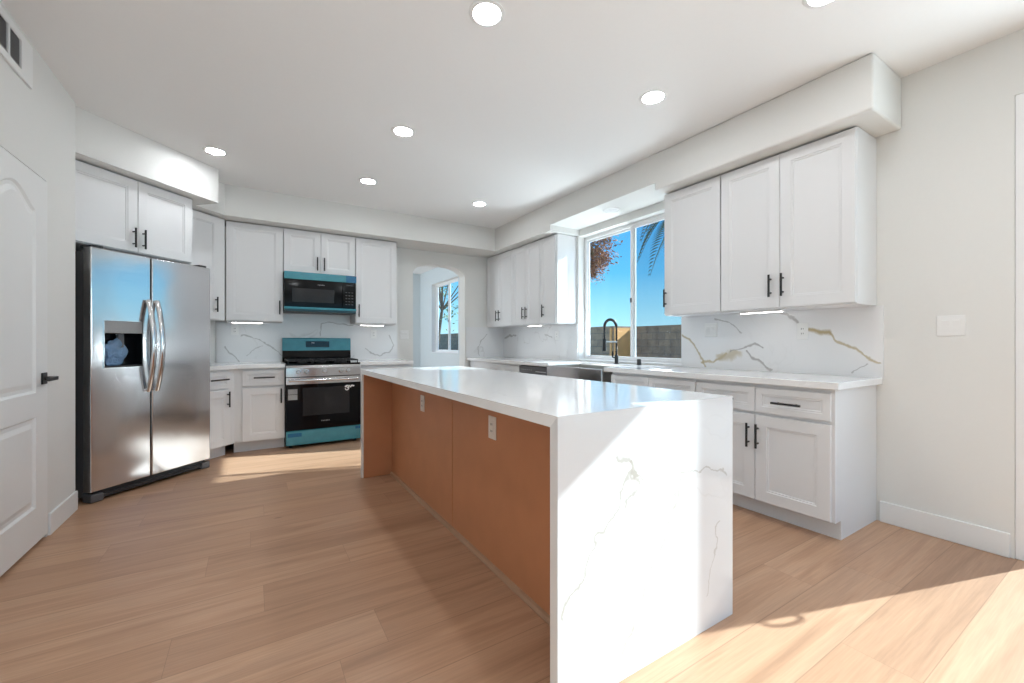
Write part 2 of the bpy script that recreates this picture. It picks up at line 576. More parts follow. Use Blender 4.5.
# ------------------------------------------------------------------ mesh helpers
class MB:
    def __init__(s):
        s.bm = bmesh.new()

    def box(s, x0, x1, y0, y1, z0, z1, bev=0.0, seg=1):
        t = bmesh.new()
        vs = [t.verts.new(c) for c in ((x0, y0, z0), (x1, y0, z0), (x1, y1, z0), (x0, y1, z0), (x0, y0, z1), (x1, y0, z1), (x1, y1, z1), (x0, y1, z1))]
        for f in ((0, 3, 2, 1), (4, 5, 6, 7), (0, 1, 5, 4), (1, 2, 6, 5), (2, 3, 7, 6), (3, 0, 4, 7)):
            t.faces.new([vs[i] for i in f])
        if bev:
            bmesh.ops.bevel(t, geom=t.edges[:], offset=bev, segments=seg, affect='EDGES', profile=0.5)
        s.merge(t)
        return s

    def merge(s, t, mat=None):
        if mat is not None:
            bmesh.ops.transform(t, matrix=mat, verts=t.verts[:])
        me = bpy.data.meshes.new('tmp')
        t.to_mesh(me)
        t.free()
        s.bm.from_mesh(me)
        bpy.data.meshes.remove(me)

    def prism(s, pts, lo, hi, plane='xy', bev=0.0):
        """Extrude a 2-D outline. plane xy: along z; xz: along y; yz: along x."""
        t = bmesh.new()
        def P(a, b, h):
            return {'xy': (a, b, h), 'xz': (a, h, b), 'yz': (h, a, b)}[plane]
        v0 = [t.verts.new(P(a, b, lo)) for a, b in pts]
        v1 = [t.verts.new(P(a, b, hi)) for a, b in pts]
        t.faces.new(v0)
        t.faces.new(v1[::-1])
        n = len(pts)
        for i in range(n):
            j = (i + 1) % n
            t.faces.new((v0[j], v0[i], v1[i], v1[j]))
        bmesh.ops.recalc_face_normals(t, faces=t.faces[:])
        if bev:
            bmesh.ops.bevel(t, geom=t.edges[:], offset=bev, segments=1, affect='EDGES')
        s.merge(t)
        return s

    def cyl(s, p0, p1, r, seg=16, r2=None):
        p0, p1 = Vector(p0), Vector(p1)
        d = p1 - p0
        t = bmesh.new()
        bmesh.ops.create_cone(t, cap_ends=True, segments=seg, radius1=r, radius2=r if r2 is None else r2, depth=d.length)
        m = Matrix.Translation((p0 + p1) / 2) @ d.to_track_quat('Z', 'Y').to_matrix().to_4x4()
        s.merge(t, m)
        return s

    def lathe(s, prof, centre=(0, 0, 0), axis='z', seg=32):
        t = bmesh.new()
        rings = []
        for r, h in prof:
            rings.append([t.verts.new((r * math.cos(2 * PI * k / seg), r * math.sin(2 * PI * k / seg), h)) for k in range(seg)] if r > 1e-6 else [t.verts.new((0, 0, h))])
        for a, b in zip(rings[:-1], rings[1:]):
            for k in range(seg):
                k2 = (k + 1) % seg
                if len(a) == 1 and len(b) == 1:
                    continue
                if len(a) == 1:
                    t.faces.new((a[0], b[k], b[k2]))
                elif len(b) == 1:
                    t.faces.new((a[k], a[k2], b[0]))
                else:
                    t.faces.new((a[k], a[k2], b[k2], b[k]))
        bmesh.ops.recalc_face_normals(t, faces=t.faces[:])
        rot = {'z': Matrix(), 'y': Matrix.Rotation(PI / 2, 4, 'X'), '-y': Matrix.Rotation(-PI / 2, 4, 'X'), 'x': Matrix.Rotation(PI / 2, 4, 'Y')}[axis]
        s.merge(t, Matrix.Translation(centre) @ rot)
        return s

    def tube(s, pts, r, seg=12, sx=1.0, sy=1.0, up=(1, 0, 0)):
        """Sweep a round (or, with sx, sy, flattened) section along points; r may be a list."""
        t = bmesh.new()
        pts = [Vector(p) for p in pts]
        rings = []
        for i, p in enumerate(pts):
            d = (pts[min(i + 1, len(pts) - 1)] - pts[max(i - 1, 0)]).normalized()
            a = Vector(up) - d * d.dot(Vector(up))
            a.normalize()
            b = d.cross(a)
            rr = r[i] if isinstance(r, (list, tuple)) else r
            rings.append([t.verts.new(p + a * (rr * sx * math.cos(2 * PI * k / seg)) + b * (rr * sy * math.sin(2 * PI * k / seg))) for k in range(seg)])
        for a, b in zip(rings[:-1], rings[1:]):
            for k in range(seg):
                k2 = (k + 1) % seg
                t.faces.new((a[k], a[k2], b[k2], b[k]))
        t.faces.new(rings[0][::-1])
        t.faces.new(rings[-1])
        bmesh.ops.recalc_face_normals(t, faces=t.faces[:])
        s.merge(t)
        return s

    def panel(s, x0, x1, z0, z1, y=0.0, t=0.02, rail=0.068, rec=0.009, step=0.0025):
        """A shaker front: its back at y, its face at y - t, the middle recessed by rec."""
        b = bmesh.new()
        yf, yr = y - t, y - t + rec
        bv = 0.0015
        def ring(d, yy):
            return [b.verts.new(c) for c in ((x0 + d, yy, z0 + d), (x1 - d, yy, z0 + d), (x1 - d, yy, z1 - d), (x0 + d, yy, z1 - d))]
        rs = [ring(0, y), ring(0, yf + bv), ring(bv, yf), ring(rail, yf), ring(rail + step, yf + rec * 0.45), ring(rail + step + 0.009, yf + rec * 0.5), ring(rail + 2 * step + 0.009, yr)]
        b.faces.new(rs[0])
        b.faces.new(rs[-1])
        for p_, q in zip(rs[:-1], rs[1:]):
            for k in range(4):
                k2 = (k + 1) % 4
                b.faces.new((p_[k], p_[k2], q[k2], q[k]))
        bmesh.ops.recalc_face_normals(b, faces=b.faces[:])
        s.merge(b)
        return s

    def build(s, name, mat, parent=None, smooth=False):
        me = bpy.data.meshes.new(name)
        if smooth:
            for f in s.bm.faces:
                f.smooth = True
        s.bm.to_mesh(me)
        s.bm.free()
        me.materials.append(mat)
        o = bpy.data.objects.new(name, me)
        COL.objects.link(o)
        if parent is not None:
            o.parent = parent
        if smooth:
            es = o.modifiers.new('edges', 'EDGE_SPLIT')
            es.split_angle = math.radians(38)
        return o


def tag(o, label, cat, group=None, kind=None):
    o['label'] = label
    o['category'] = cat
    if group:
        o['group'] = group
    if kind:
        o['kind'] = kind
    return o


def thing(name, label, cat, loc=(0, 0, 0), rotz=0.0, group=None):
    o = bpy.data.objects.new(name, None)
    o.empty_display_size = 0.1
    COL.objects.link(o)
    o.location = loc
    o.rotation_euler = (0, 0, rotz)
    return tag(o, label, cat, group)


def struct(o, label, cat):
    return tag(o, label, cat, kind='structure')


def copy_tree(o, parent=None):
    c = o.copy()
    COL.objects.link(c)
    if parent is not None:
        c.parent = parent
    for ch in list(o.children):
        copy_tree(ch, c)
    return c


# ------------------------------------------------------------------ dimensions (metres; camera foot at the origin)
XL, XR, YB, YF, H = -1.022, 3.41, 5.73, -4.5, 2.775
ZS = 2.455
DIAG = 4.30        # distance of the corner wall along the 45 degree direction


def uv(u, v):
    return ((u - v) / R2, (u + v) / R2)


# ------------------------------------------------------------------ room shell
o = MB().box(-4.0, 3.56, -4.7, 9.9, -0.12, 0.0).build('floor', M_FLOOR)
struct(o, 'wide oak plank floor running across the kitchen', 'floor')
o = MB().box(-4.0, 3.70, -4.7, 9.9, H, H + 0.15).build('ceiling', M_CEIL)
struct(o, 'smooth white ceiling over the whole room', 'ceiling')

# window wall, with the patio door, the kitchen window and the dining window
WT = 0.15
PD = (-3.4, 0.47, 0.0, 2.44)
W1 = (2.475, 3.93, 0.925, 2.44)
W2 = (7.45, 8.86, 0.93, 2.44)
mb = MB()
x0, x1 = XR, XR + WT
ys = -4.7
for (a, b, zl, zh) in (PD, W1, W2):
    mb.box(x0, x1, ys, a, 0, H)
    if zl > 0:
        mb.box(x0, x1, a, b, 0, zl)
    mb.box(x0, x1, a, b, zh, H)
    ys = b
mb.box(x0, x1, ys, 9.75, 0, H)
struct(mb.build('wall_right', M_WALL), 'white painted wall with the kitchen window', 'wall')

# back wall with the arched opening
AX0, AX1, AZS, AZT = 1.926, 2.73, 2.135, 2.275
arc = []
hw = (AX1 - AX0) / 2
for k in range(41):
    tt = -math.cos(PI * k / 40)
    arc.append((AX0 + hw + hw * tt, AZS + (AZT - AZS) * max(0.0, 1 - abs(tt) ** 3) ** 0.7))
pts = [(-0.75, 0), (AX0, 0)] + arc + [(AX1, 0), (XR, 0), (XR, H), (-0.75, H)]
struct(MB().prism(pts, YB, YB + 0.2, 'xz').build('wall_back', M_WALL), 'white back wall with an arched opening', 'wall')
# corner wall behind the fridge and the closet wall that encloses it
a, b = uv(2.0, DIAG), uv(3.86, DIAG)
a2, b2 = uv(2.0, DIAG + 0.1), uv(3.86, DIAG + 0.1)
struct(MB().prism([a, b, b2, a2], 0, H).build('wall_corner', M_WALL), 'white wall across the corner behind the fridge', 'wall')
DO = (2.735, 3.535, 2.085)
mb = MB()
mb.box(XL - 0.1, XL, YF - 0.2, DO[0], 0, H)
mb.box(XL - 0.1, XL, DO[0], DO[1], DO[2], H)
# wall end turns 45 degrees to enclose the fridge
c0 = (XL, 3.995)
e_ = 0.93
mb.prism([(XL, DO[1]), c0, (c0[0] - e_ / R2, c0[1] + e_ / R2), (c0[0] - e_ / R2 - 0.1, c0[1] + e_ / R2 - 0.1), (XL - 0.1, 3.90), (XL - 0.1, DO[1])], 0, H)
struct(mb.build('wall_left', M_WALL), 'white wall with the panelled closet door and air vent', 'wall')
# wall behind the camera with its wide window opening
mb = MB()
mb.box(XL - 0.1, -0.9, YF - 0.2, YF, 0, H).box(3.3, XR, YF - 0.2, YF, 0, H).box(-0.9, 3.3, YF - 0.2, YF, 0, 0.15).box(-0.9, 3.3, YF - 0.2, YF, 2.45, H)
struct(mb.build('wall_front', M_WALL), 'white wall behind the viewer with a wide window', 'wall')
# dining room beyond the arch
mb = MB().box(-0.8, XR, 9.6, 9.75, 0, H)
struct(mb.build('wall_dining_end', M_GREYWALL), 'pale grey end wall seen through the arch', 'wall')
mb = MB().box(-0.8, -0.65, 5.93, 7.3, 0, H).box(-0.8, -0.65, 9.3, 9.6, 0, H).box(-0.8, -0.65, 7.3, 9.3, 0, 0.6).box(-0.8, -0.65, 7.3, 9.3, 2.4, H)
struct(mb.build('wall_dining_side', M_GREYWALL), 'pale grey side wall of the dining room', 'wall')
# pale grey layer on the dining room's window wall, sky cast in its colour
mb = MB().box(XR - 0.004, XR, 5.93, W2[0], 0, H).box(XR - 0.004, XR, W2[1], 9.6, 0, H).box(XR - 0.004, XR, W2[0], W2[1], 0, W2[2]).box(XR - 0.004, XR, W2[0], W2[1], W2[3], H)
struct(mb.build('wall_dining_window', M_GREYWALL), 'pale grey wall around the window beyond the arch', 'wall')

# soffits
SB = 0.012
mb = MB()
mb.prism([(-0.24, 5.22), (2.963, 5.22), (2.963, YB), (-0.6, YB)], ZS, H, 'xy')
struct(mb.build('ceiling_soffit', M_WALL), 'boxed soffit above the back wall cabinets', 'soffit')
mb = MB()
mb.box(2.963, XR, 0.92, W1[0] - 0.05, ZS, H, 0.014, 3)
mb.box(2.9632, XR, W1[0] - 0.07, 3.93, 2.52, H - 0.0005)
mb.box(2.963, XR, 3.916, YB, ZS, H)
struct(mb.build('ceiling_soffit', M_WALL), 'boxed soffit along the window wall', 'soffit')
mb = MB()
q = [uv(2.104, 3.589), uv(3.213, 3.589), uv(3.213, 4.29), uv(2.104, 4.29)]
mb.prism(q, ZS, H)
struct(mb.build('ceiling_soffit', M_WALL), 'angled soffit above the fridge cabinet', 'soffit')
q = [uv(3.214, 3.86), uv(3.522, 3.86), (-0.24, YB - 0.01), uv(3.214, 4.29)]
struct(MB().prism(q, ZS + 0.001, H).build('ceiling_soffit', M_WALL), 'short soffit above the corner wall cabinet', 'soffit')

# baseboards
def baseboard(mb, pts, h=0.13):
    mb.prism(pts, 0.0, h - 0.006, 'xy')
    return mb
t_ = 0.014
mb = MB().box(XL, XL + t_, DO[1] + 0.004, 3.992, 0, 0.13, 0.003)
struct(mb.build('baseboard_left', M_TRIM), 'white baseboard between closet door and fridge', 'baseboard')
mb = MB().box(XR - t_, XR, 0.485, 1.025, 0, 0.13, 0.003)
struct(mb.build('baseboard_right', M_TRIM), 'white baseboard between base cabinet and patio door', 'baseboard')

# ------------------------------------------------------------------ closet door (wall_left)
def arch_outline(y0, y1, z0, zs, zt, n=16, bump=True):
    pts_ = [(y0, z0), (y1, z0), (y1, zs)]
    for k in range(1, n):
        f = k / n
        yy = y1 + (y0 - y1) * f
        w = 0.5 - 0.5 * math.cos(2 * PI * f)
        pts_.append((yy, zs + (zt - zs) * (w ** 0.8)))
    pts_.append((y0, zs))
    return pts_


d = thing('door_1', 'white two panel closet door with eyebrow arched top and black lever', 'door', (XL, DO[0], 0), PI / 2)
d['kind'] = 'structure'
w = DO[1] - DO[0]
mb = MB()
# slab with two moulded panels, in a frame where x runs along the wall and the face lies at y = -0.004
t = bmesh.new()
yf = -0.004
W_ = w - 0.012
outer = [(0.006, 0.022), (W_, 0.022), (W_, DO[2] - 0.008), (0.006, DO[2] - 0.008)]
loops = []
loops.append([(x, z) for x, z in outer])
pan1 = arch_outline(0.15, 0.635, 0.86, 1.875, 1.965)
pan2 = [(0.15, 0.22), (0.635, 0.22), (0.635, 0.725), (0.15, 0.725)]


def inset(pts_, dd):
    cx = sum(p_[0] for p_ in pts_) / len(pts_)
    cz = sum(p_[1] for p_ in pts_) / len(pts_)
    xs = [p_[0] for p_ in pts_]
    zs_ = [p_[1] for p_ in pts_]
    sx = 1 - 2 * dd / (max(xs) - min(xs))
    sz = 1 - 2 * dd / (max(zs_) - min(zs_))
    mx_, mz_ = (max(xs) + min(xs)) / 2, (max(zs_) + min(zs_)) / 2
    return [(mx_ + (x - mx_) * sx, mz_ + (z - mz_) * sz) for x, z in pts_]


def tri_fill(bm_, rings, y):
    edges = []
    vv = []
    for r in rings:
        vs = [bm_.verts.new((x, y, z)) for x, z in r]
        vv.append(vs)
        for i in range(len(vs)):
            edges.append(bm_.edges.new((vs[i], vs[(i + 1) % len(vs)])))
    bmesh.ops.triangle_fill(bm_, edges=edges, use_beauty=True)
    return vv


vv = tri_fill(t, [outer, pan1, pan2], yf)
for src, pts_ in ((vv[1], pan1), (vv[2], pan2)):
    prev = src
    for dd, yy in ((0.012, yf + 0.010), (0.030, yf + 0.010), (0.055, yf + 0.002)):
        ring = [t.verts.new((x, yy, z)) for x, z in inset(pts_, dd)]
        for i in range(len(ring)):
            j = (i + 1) % len(ring)
            t.faces.new((prev[i], prev[j], ring[j], ring[i]))
        prev = ring
    t.faces.new(prev)
back = [t.verts.new((x, 0.036, z)) for x, z in outer]
for i in range(4):
    j = (i + 1) % 4
    t.faces.new((vv[0][i], vv[0][j], back[j], back[i]))
t.faces.new(back)
bmesh.ops.recalc_face_normals(t, faces=t.faces[:])
mb.merge(t)
mb.build('door_slab', M_TRIM, d)
mb = MB().box(0.0, 0.0055, 0.0, 0.10, 0, DO[2]).box(w - 0.0105, w, 0.0, 0.10, 0, DO[2]).box(0, w, 0.02, 0.10, DO[2] - 0.007, DO[2]).box(0, w, 0.05, 0.10, 0, DO[2])  # last box is an unseen backing added against light leaking at the gap
mb.build('door_frame', M_TRIM, d)
hx = w - 0.07
mb = MB().box(hx - 0.033, hx + 0.033, -0.012, -0.0045, 0.90, 0.966, 0.002)
hn = mb.build('door_handle', M_BLACK, d)
MB().cyl((hx, -0.012, 0.933), (hx, -0.052, 0.933), 0.011).box(hx - 0.115, hx + 0.012, -0.064, -0.050, 0.922, 0.944, 0.003).build('lever', M_BLACK, hn)

# ------------------------------------------------------------------ air vent on wall_left
v = thing('air_vent', 'white return air vent with dark louvres high on the wall over the closet door', 'vent', (XL, 2.72, 2.515), PI / 2)
vw, vh = 0.585, 0.225
mb = MB()
mb.box(0, vw, -0.012, -0.0005, 0, 0.038, 0.002).box(0, vw, -0.012, -0.0005, vh - 0.038, vh, 0.002).box(0, 0.05, -0.012, -0.0005, 0.036, vh - 0.036).box(vw - 0.13, vw, -0.012, -0.0005, 0.036, vh - 0.036).box(0.318, 0.335, -0.012, -0.0005, 0.036, vh - 0.036)
mb.build('frame', M_WHITEP, v)
MB().box(0.045, vw - 0.125, -0.003, -0.0006, 0.034, vh - 0.034).build('duct_backing', M_SLOT, v)
for xa, xb in ((0.05, 0.318), (0.335, vw - 0.135)):
    mb = MB()
    for k in range(9):
        z = 0.044 + k * 0.0165
        mb.prism([(-0.010, z), (-0.006, z + 0.0105), (-0.0045, z + 0.0105), (-0.0085, z)], xa, xb, 'yz')
    mb.build('louvre', M_LOUVRE, v)

# ------------------------------------------------------------------ windows
def window(n, label, ya, yb, za, zb, screen=True):
    """A two-pane sliding window in wall_right; frame set back in the reveal."""
    wnd = thing('window_%d' % n, label, 'window', (XR, yb, za), -PI / 2)
    wnd['kind'] = 'structure'
    W, Hh = yb - ya, zb - za
    f = 0.04
    mb = MB()
    a_, b_ = 0.095, 0.148
    g = 0.001
    mb.box(g, f, a_, b_, g, Hh - g, 0.003).box(W - f, W - g, a_, b_, g, Hh - g, 0.003).box(f, W - f, a_, b_, g, f, 0.003).box(f, W - f, a_, b_, Hh - f, Hh - g, 0.003)
    mb.build('window_frame', M_VINYL, wnd)
    m_ = W / 2 + (0.03 if n == 1 else -0.005)
    s_ = 0.032
    # fixed pane (left) and sliding sash (right, nearer the room)
    for (xa, xb, yo, nm) in ((f, m_ + 0.028, 0.122, 'fixed_sash'), (m_ - 0.022, W - f, 0.100, 'sliding_sash')):
        mb = MB()
        l_ = s_ if nm == 'sliding_sash' else 0.012
        mb.box(xa, xa + l_, yo, yo + 0.02, f, Hh - f, 0.002).box(xb - s_, xb, yo, yo + 0.02, f, Hh - f, 0.002).box(xa + l_, xb - s_, yo, yo + 0.02, f, f + 0.022, 0.002).box(xa + l_, xb - s_, yo, yo + 0.02, Hh - f - 0.022, Hh - f, 0.002)
        sash = mb.build(nm, M_VINYL, wnd)
        MB().box(xa + l_, xb - s_, yo + 0.009, yo + 0.012, f + 0.02, Hh - f - 0.02).build('pane', M_PANE, sash)
        if nm == 'sliding_sash':
            MB().box(xa + 0.004, xa + 0.022, yo - 0.014, yo, Hh * 0.43, Hh * 0.43 + 0.05, 0.003).build('latch', M_GREYP, sash)
    if screen:
        MB().box(m_ + 0.02, W - f, 0.144, 0.1455, f, Hh - f).build('insect_screen', M_SCREEN, wnd)
    MB().box(0.001, W - 0.001, -0.006, 0.094, -0.012 + 0.013, 0.012, 0.002).build('window_sill', M_VINYL, wnd)
    return wnd


window(1, 'white sliding kitchen window above the sink, blue sky outside', *W1)
window(2, 'white sliding window seen through the arched opening', *W2, screen=False)

# patio door
pdw = PD[1] - PD[0]
d = thing('door_2', 'white framed sliding glass patio door at the right edge', 'door', (XR, PD[1], 0), -PI / 2)
d['kind'] = 'structure'
mb = MB()
mb.box(0.001, 0.045, 0.0, 0.149, 0.001, PD[3] - 0.001, 0.003).box(pdw - 0.045, pdw - 0.001, 0.0, 0.149, 0.001, PD[3] - 0.001, 0.003).box(0.045, pdw - 0.045, 0.0, 0.149, PD[3] - 0.035, PD[3] - 0.001, 0.003)
mb.build('door_frame', M_VINYL, d)
MB().box(0.045, pdw - 0.045, 0.02, 0.14, 0.001, 0.022, 0.003).build('door_track', M_GREYP, d)
for xa, xb, yo, nm in ((0.045, 1.94, 0.05, 'sliding_panel'), (1.89, pdw - 0.045, 0.095, 'fixed_panel')):
    s_ = 0.05
    mb = MB()
    zt = PD[3] - 0.036
    mb.box(xa, xa + s_, yo, yo + 0.038, 0.023, zt, 0.003).box(xb - s_, xb, yo, yo + 0.038, 0.023, zt, 0.003).box(xa + s_, xb - s_, yo, yo + 0.038, 0.023, 0.085, 0.003).box(xa + s_, xb - s_, yo, yo + 0.038, zt - 0.025, zt, 0.003)
    pn = mb.build(nm, M_VINYL, d)
    MB().box(xa + s_, xb - s_, yo + 0.017, yo + 0.021, 0.083, zt - 0.02).build('pane', M_PANE, pn)
    if nm == 'sliding_panel':
        hx0 = xa + s_ - 0.012
        pts_ = [(hx0, yo - 0.002, 0.95)]
        for k in range(13):
            a_ = -PI / 2 + PI * k / 12
            pts_.append((hx0 + 0.044 * math.cos(a_) ** 0.6 if abs(math.cos(a_)) > 1e-6 else hx0, yo - 0.028, 1.0 + 0.055 * math.sin(a_)))
        pts_.append((hx0, yo - 0.002, 1.05))
        MB().tube(pts_, 0.009, 10, up=(0, 1, 0)).build('door_handle', M_VINYL, pn, True)

# ------------------------------------------------------------------ outdoors
o = MB().box(3.57, 40, -25, 40, -0.15, -0.03).build('ground', M_CONC)
struct(o, 'pale concrete yard outside the window', 'ground')
o = MB().prism([(10, -8), (10, 9.0), (9.18, 9.0), (9.18, 30), (9.38, 30), (9.38, 9.2), (10.2, 9.2), (10.2, -8)], -0.03, 1.59).build('garden_wall', M_BLOCK)
cap_ = MB().prism([(9.97, -8), (9.97, 8.97), (9.15, 8.97), (9.15, 30), (9.41, 30), (9.41, 9.23), (10.23, 9.23), (10.23, -8)], 1.5905, 1.64).build('wall_cap', M_BLOCK, o)
struct(o, 'brown block garden wall outside the window', 'wall')
MB().box(9.14, 9.179, 9.06, 9.13, -0.03, 1.588).box(9.19, 9.99, 8.955, 8.9995, -0.03, 1.588).build('painted_sun_panel', M_PAINTED_SUN, o)  # bright colour stands in for sun on this stretch of wall
random.seed(4)


def leaf_cloud(mb, c, rad, n, size, squash=0.85, clusters=14):
    t = bmesh.new()
    cs = []
    for _ in range(clusters):
        while True:
            p = Vector((random.uniform(-1, 1), random.uniform(-1, 1), random.uniform(-1, 1)))
            if p.length < 1:
                break
        cs.append((Vector(c) + Vector((p.x, p.y, p.z * squash)) * rad * 0.8, rad * random.uniform(0.2, 0.36)))
    for _ in range(n):
        cc, r = random.choice(cs)
        p = cc + Vector((random.gauss(0, 1), random.gauss(0, 1), random.gauss(0, 1))) * r * 0.55
        a = Vector((random.uniform(-1, 1), random.uniform(-1, 1), random.uniform(-1, 1))).normalized()
        b = a.orthogonal().normalized()
        s = size * random.uniform(0.6, 1.2)
        m_ = a.cross(b) * s * 0.12
        v_ = [t.verts.new(p + a * s + m_), t.verts.new(p + b * s * 0.45), t.verts.new(p - a * s * 0.7 + m_), t.verts.new(p - b * s * 0.45)]
        t.faces.new(v_)
    mb.merge(t)
    return cs


def tree(name, label, base, crown, rad, mat, n, size):
    tr = thing(name, label, 'tree', base)
    b = Vector(base)
    c = Vector(crown) - b
    mb = MB()
    cs = leaf_cloud(mb, c, rad, n, size)
    tk = MB()
    top = Vector((c.x * 0.7, c.y * 0.7, c.z - rad * 0.5))
    tk.tube([(0, 0, -0.05), top * 0.5, top], [0.14, 0.10, 0.07], 8)
    for cc, r in cs:
        tk.tube([top * 0.9, (top + cc) / 2 + Vector((0, 0, 0.1)), cc], [0.045, 0.025, 0.008], 6)
    tk.build('trunk', M_BARK, tr)
    fo = mb.build('foliage', mat, tr)
    fo['kind'] = 'stuff'


tree('autumn_tree', 'tree with rust red autumn leaves outside the kitchen window', (12, 13.6, -0.03), (12, 13.25, 4.95), 1.45, M_AUTUMN, 6500, 0.085)
tree('green_tree', 'dark green tree outside the window beyond the arch', (8.0, 20.5, -0.03), (8.3, 19.5, 4.3), 2.4, M_GREEN, 1500, 0.11)

pt = thing('palm_tree', 'palm with drooping fronds outside the right pane of the kitchen window', 'tree', (9.7, 6.25, -0.03))
MB().tube([(0, 0, -0.05), (0.05, 0.02, 2.0), (0, 0, 4.8)], [0.2, 0.16, 0.15], 12).build('trunk', M_BARK, pt)
for k in range(16):
    ang = 2 * PI * k / 16 + random.uniform(-0.1, 0.1)
    lift = random.uniform(0.1, 0.7) if k % 2 else random.uniform(-0.45, 0.1)
    dirv = Vector((math.cos(ang), math.sin(ang), 0))
    side = Vector((-math.sin(ang), math.cos(ang), 0))
    t = bmesh.new()
    L_ = 1.7
    prev = None
    for i in range(40):
        f = i / 39
        p = Vector((0, 0, 4.85)) + dirv * (L_ * f) + Vector((0, 0, lift * f * 1.2 - 1.5 * f * f * f - 0.15 * f))
        if i > 6:
            for sg in (-1, 1):
                ll = 0.55 * math.sin(PI * (0.12 + 0.83 * f))
                tip = p + side * sg * ll * 0.75 + dirv * ll * 0.55 + Vector((0, 0, -0.30 * ll - 0.05))
                wv = dirv * 0.012
                v_ = [t.verts.new(p - wv), t.verts.new(p + wv), t.verts.new((p + tip) / 2 + wv * 0.8 + Vector((0, 0, 0.04))), t.verts.new(tip), t.verts.new((p + tip) / 2 - wv * 0.8 + Vector((0, 0, 0.04)))]
                t.faces.new(v_)
        prev = p
    mb = MB()
    mb.merge(t)
    mb.tube([Vector((0, 0, 4.85)) + dirv * (L_ * f) + Vector((0, 0, lift * f * 1.2 - 1.5 * f ** 3 - 0.15 * f)) for f in [j / 10 for j in range(11)]], [0.03 * (1 - 0.085 * j) for j in range(11)], 6, up=(0.1, 0.2, 1))
    mb.build('frond', M_PALM, pt)

# ------------------------------------------------------------------ cabinets
def bar_handle(parent, x, y, z, length, vertical=True):
    """Black bar pull whose centre is at x, z on a front at y."""
    mb = MB()
    h = length / 2
    r = 0.0072
    off = 0.03
    pp = h * 0.62
    if vertical:
        mb.cyl((x, y - off, z - h), (x, y - off, z + h), r, 12)
        for s_ in (-pp, pp):
            mb.cyl((x, y - off, z + s_), (x, y, z + s_), r * 0.85, 10)
    else:
        mb.cyl((x - h, y - off, z), (x + h, y - off, z), r, 12)
        for s_ in (-pp, pp):
            mb.cyl((x + s_, y - off, z), (x + s_, y, z), r * 0.85, 10)
    return mb.build('handle', M_BLACK, parent, True)


G_WALL, G_BASE = 'white shaker wall cabinets', 'white shaker base cabinets'
FT = 0.02


def cabinet(name, label, loc, rotz, w, depth, z0, z1, doors=(), drawers=(), base=False, group=None, toe=0.075, kick=0.112, side_left=False, side_right=False):
    c = thing(name, label, 'cabinet', loc, rotz, group)
    mb = MB()
    zb = z0
    if base:
        zb = kick
    mb.box(0.0005, w - 0.0005, 0.0, depth, zb, z1)
    if base and side_right:
        mb.box(w - 0.019, w - 0.0005, toe, depth, 0.0, zb)
    mb.build('body', M_CAB, c)
    if base:
        MB().box(0.0005, w - (0.0195 if side_right else 0.0005), toe, toe + 0.018, 0.0, zb - 0.0005).build('toe_kick', M_CAB, c)
    for (a_, b_, zl, zh, hd) in doors:
        dr = MB().panel(a_, b_, zl, zh, -0.001, FT).build('door', M_CAB, c)
        if hd:
            bar_handle(dr, hd[0], -0.001 - FT, hd[1], hd[2], True)
    for (a_, b_, zl, zh, hd) in drawers:
        dr = MB().panel(a_, b_, zl, zh, -0.001, FT, rail=0.038).build('drawer', M_CAB, c)
        if hd:
            bar_handle(dr, hd[0], -0.001 - FT, hd[1], hd[2], False)
    return c


ZU0, ZU1 = 1.376, 2.447
UD0, UD1 = 1.384, 2.438       # wall cabinet door heights
HZ, HL = 1.535, 0.155
# back wall, left to right
YU = 5.42
cabinet('wall_cabinet', 'tall white wall cabinet between corner cabinet and microwave', (-0.236, YU, 0), 0, 0.539, 0.306, ZU0, ZU1, [(0.004, 0.535, UD0, UD1, (0.503, HZ, HL))], group=G_WALL)
cabinet('wall_cabinet', 'short two door wall cabinet directly above the microwave', (0.3045, YU, 0), 0, 0.780, 0.306, 1.952, ZU1, [(0.004, 0.387, 1.956, UD1, (0.352, 2.065, HL)), (0.391, 0.776, 1.956, UD1, (0.427, 2.065, HL))], group=G_WALL)
cabinet('wall_cabinet', 'single door wall cabinet right of the microwave beside the arch', (1.088, YU, 0), 0, 0.512, 0.306, ZU0, ZU1, [(0.004, 0.508, UD0, UD1, (0.036, HZ, HL))], group=G_WALL)
# corner wall cabinet on the diagonal
cw = 0.533
x, y = uv(3.108, 3.985)
cabinet('corner_wall_cabinet', 'angled corner wall cabinet partly behind the fridge', (x, y, 0), PI / 4, cw, 0.305, ZU0, ZU1, [(0.004, cw - 0.075, UD0, UD1, (cw - 0.128, HZ, HL))], group=G_WALL)
# over the fridge
fw = 0.957
x, y = uv(2.106, 3.715)
cabinet('fridge_cabinet', 'two door wall cabinet above the steel fridge', (x, y, 0), PI / 4, fw, 0.575, 1.858, ZU1, [(0.018, 0.487, 1.866, UD1, (0.453, 1.975, HL)), (0.491, fw - 0.018, 1.866, UD1, (0.525, 1.975, HL))], group=G_WALL)
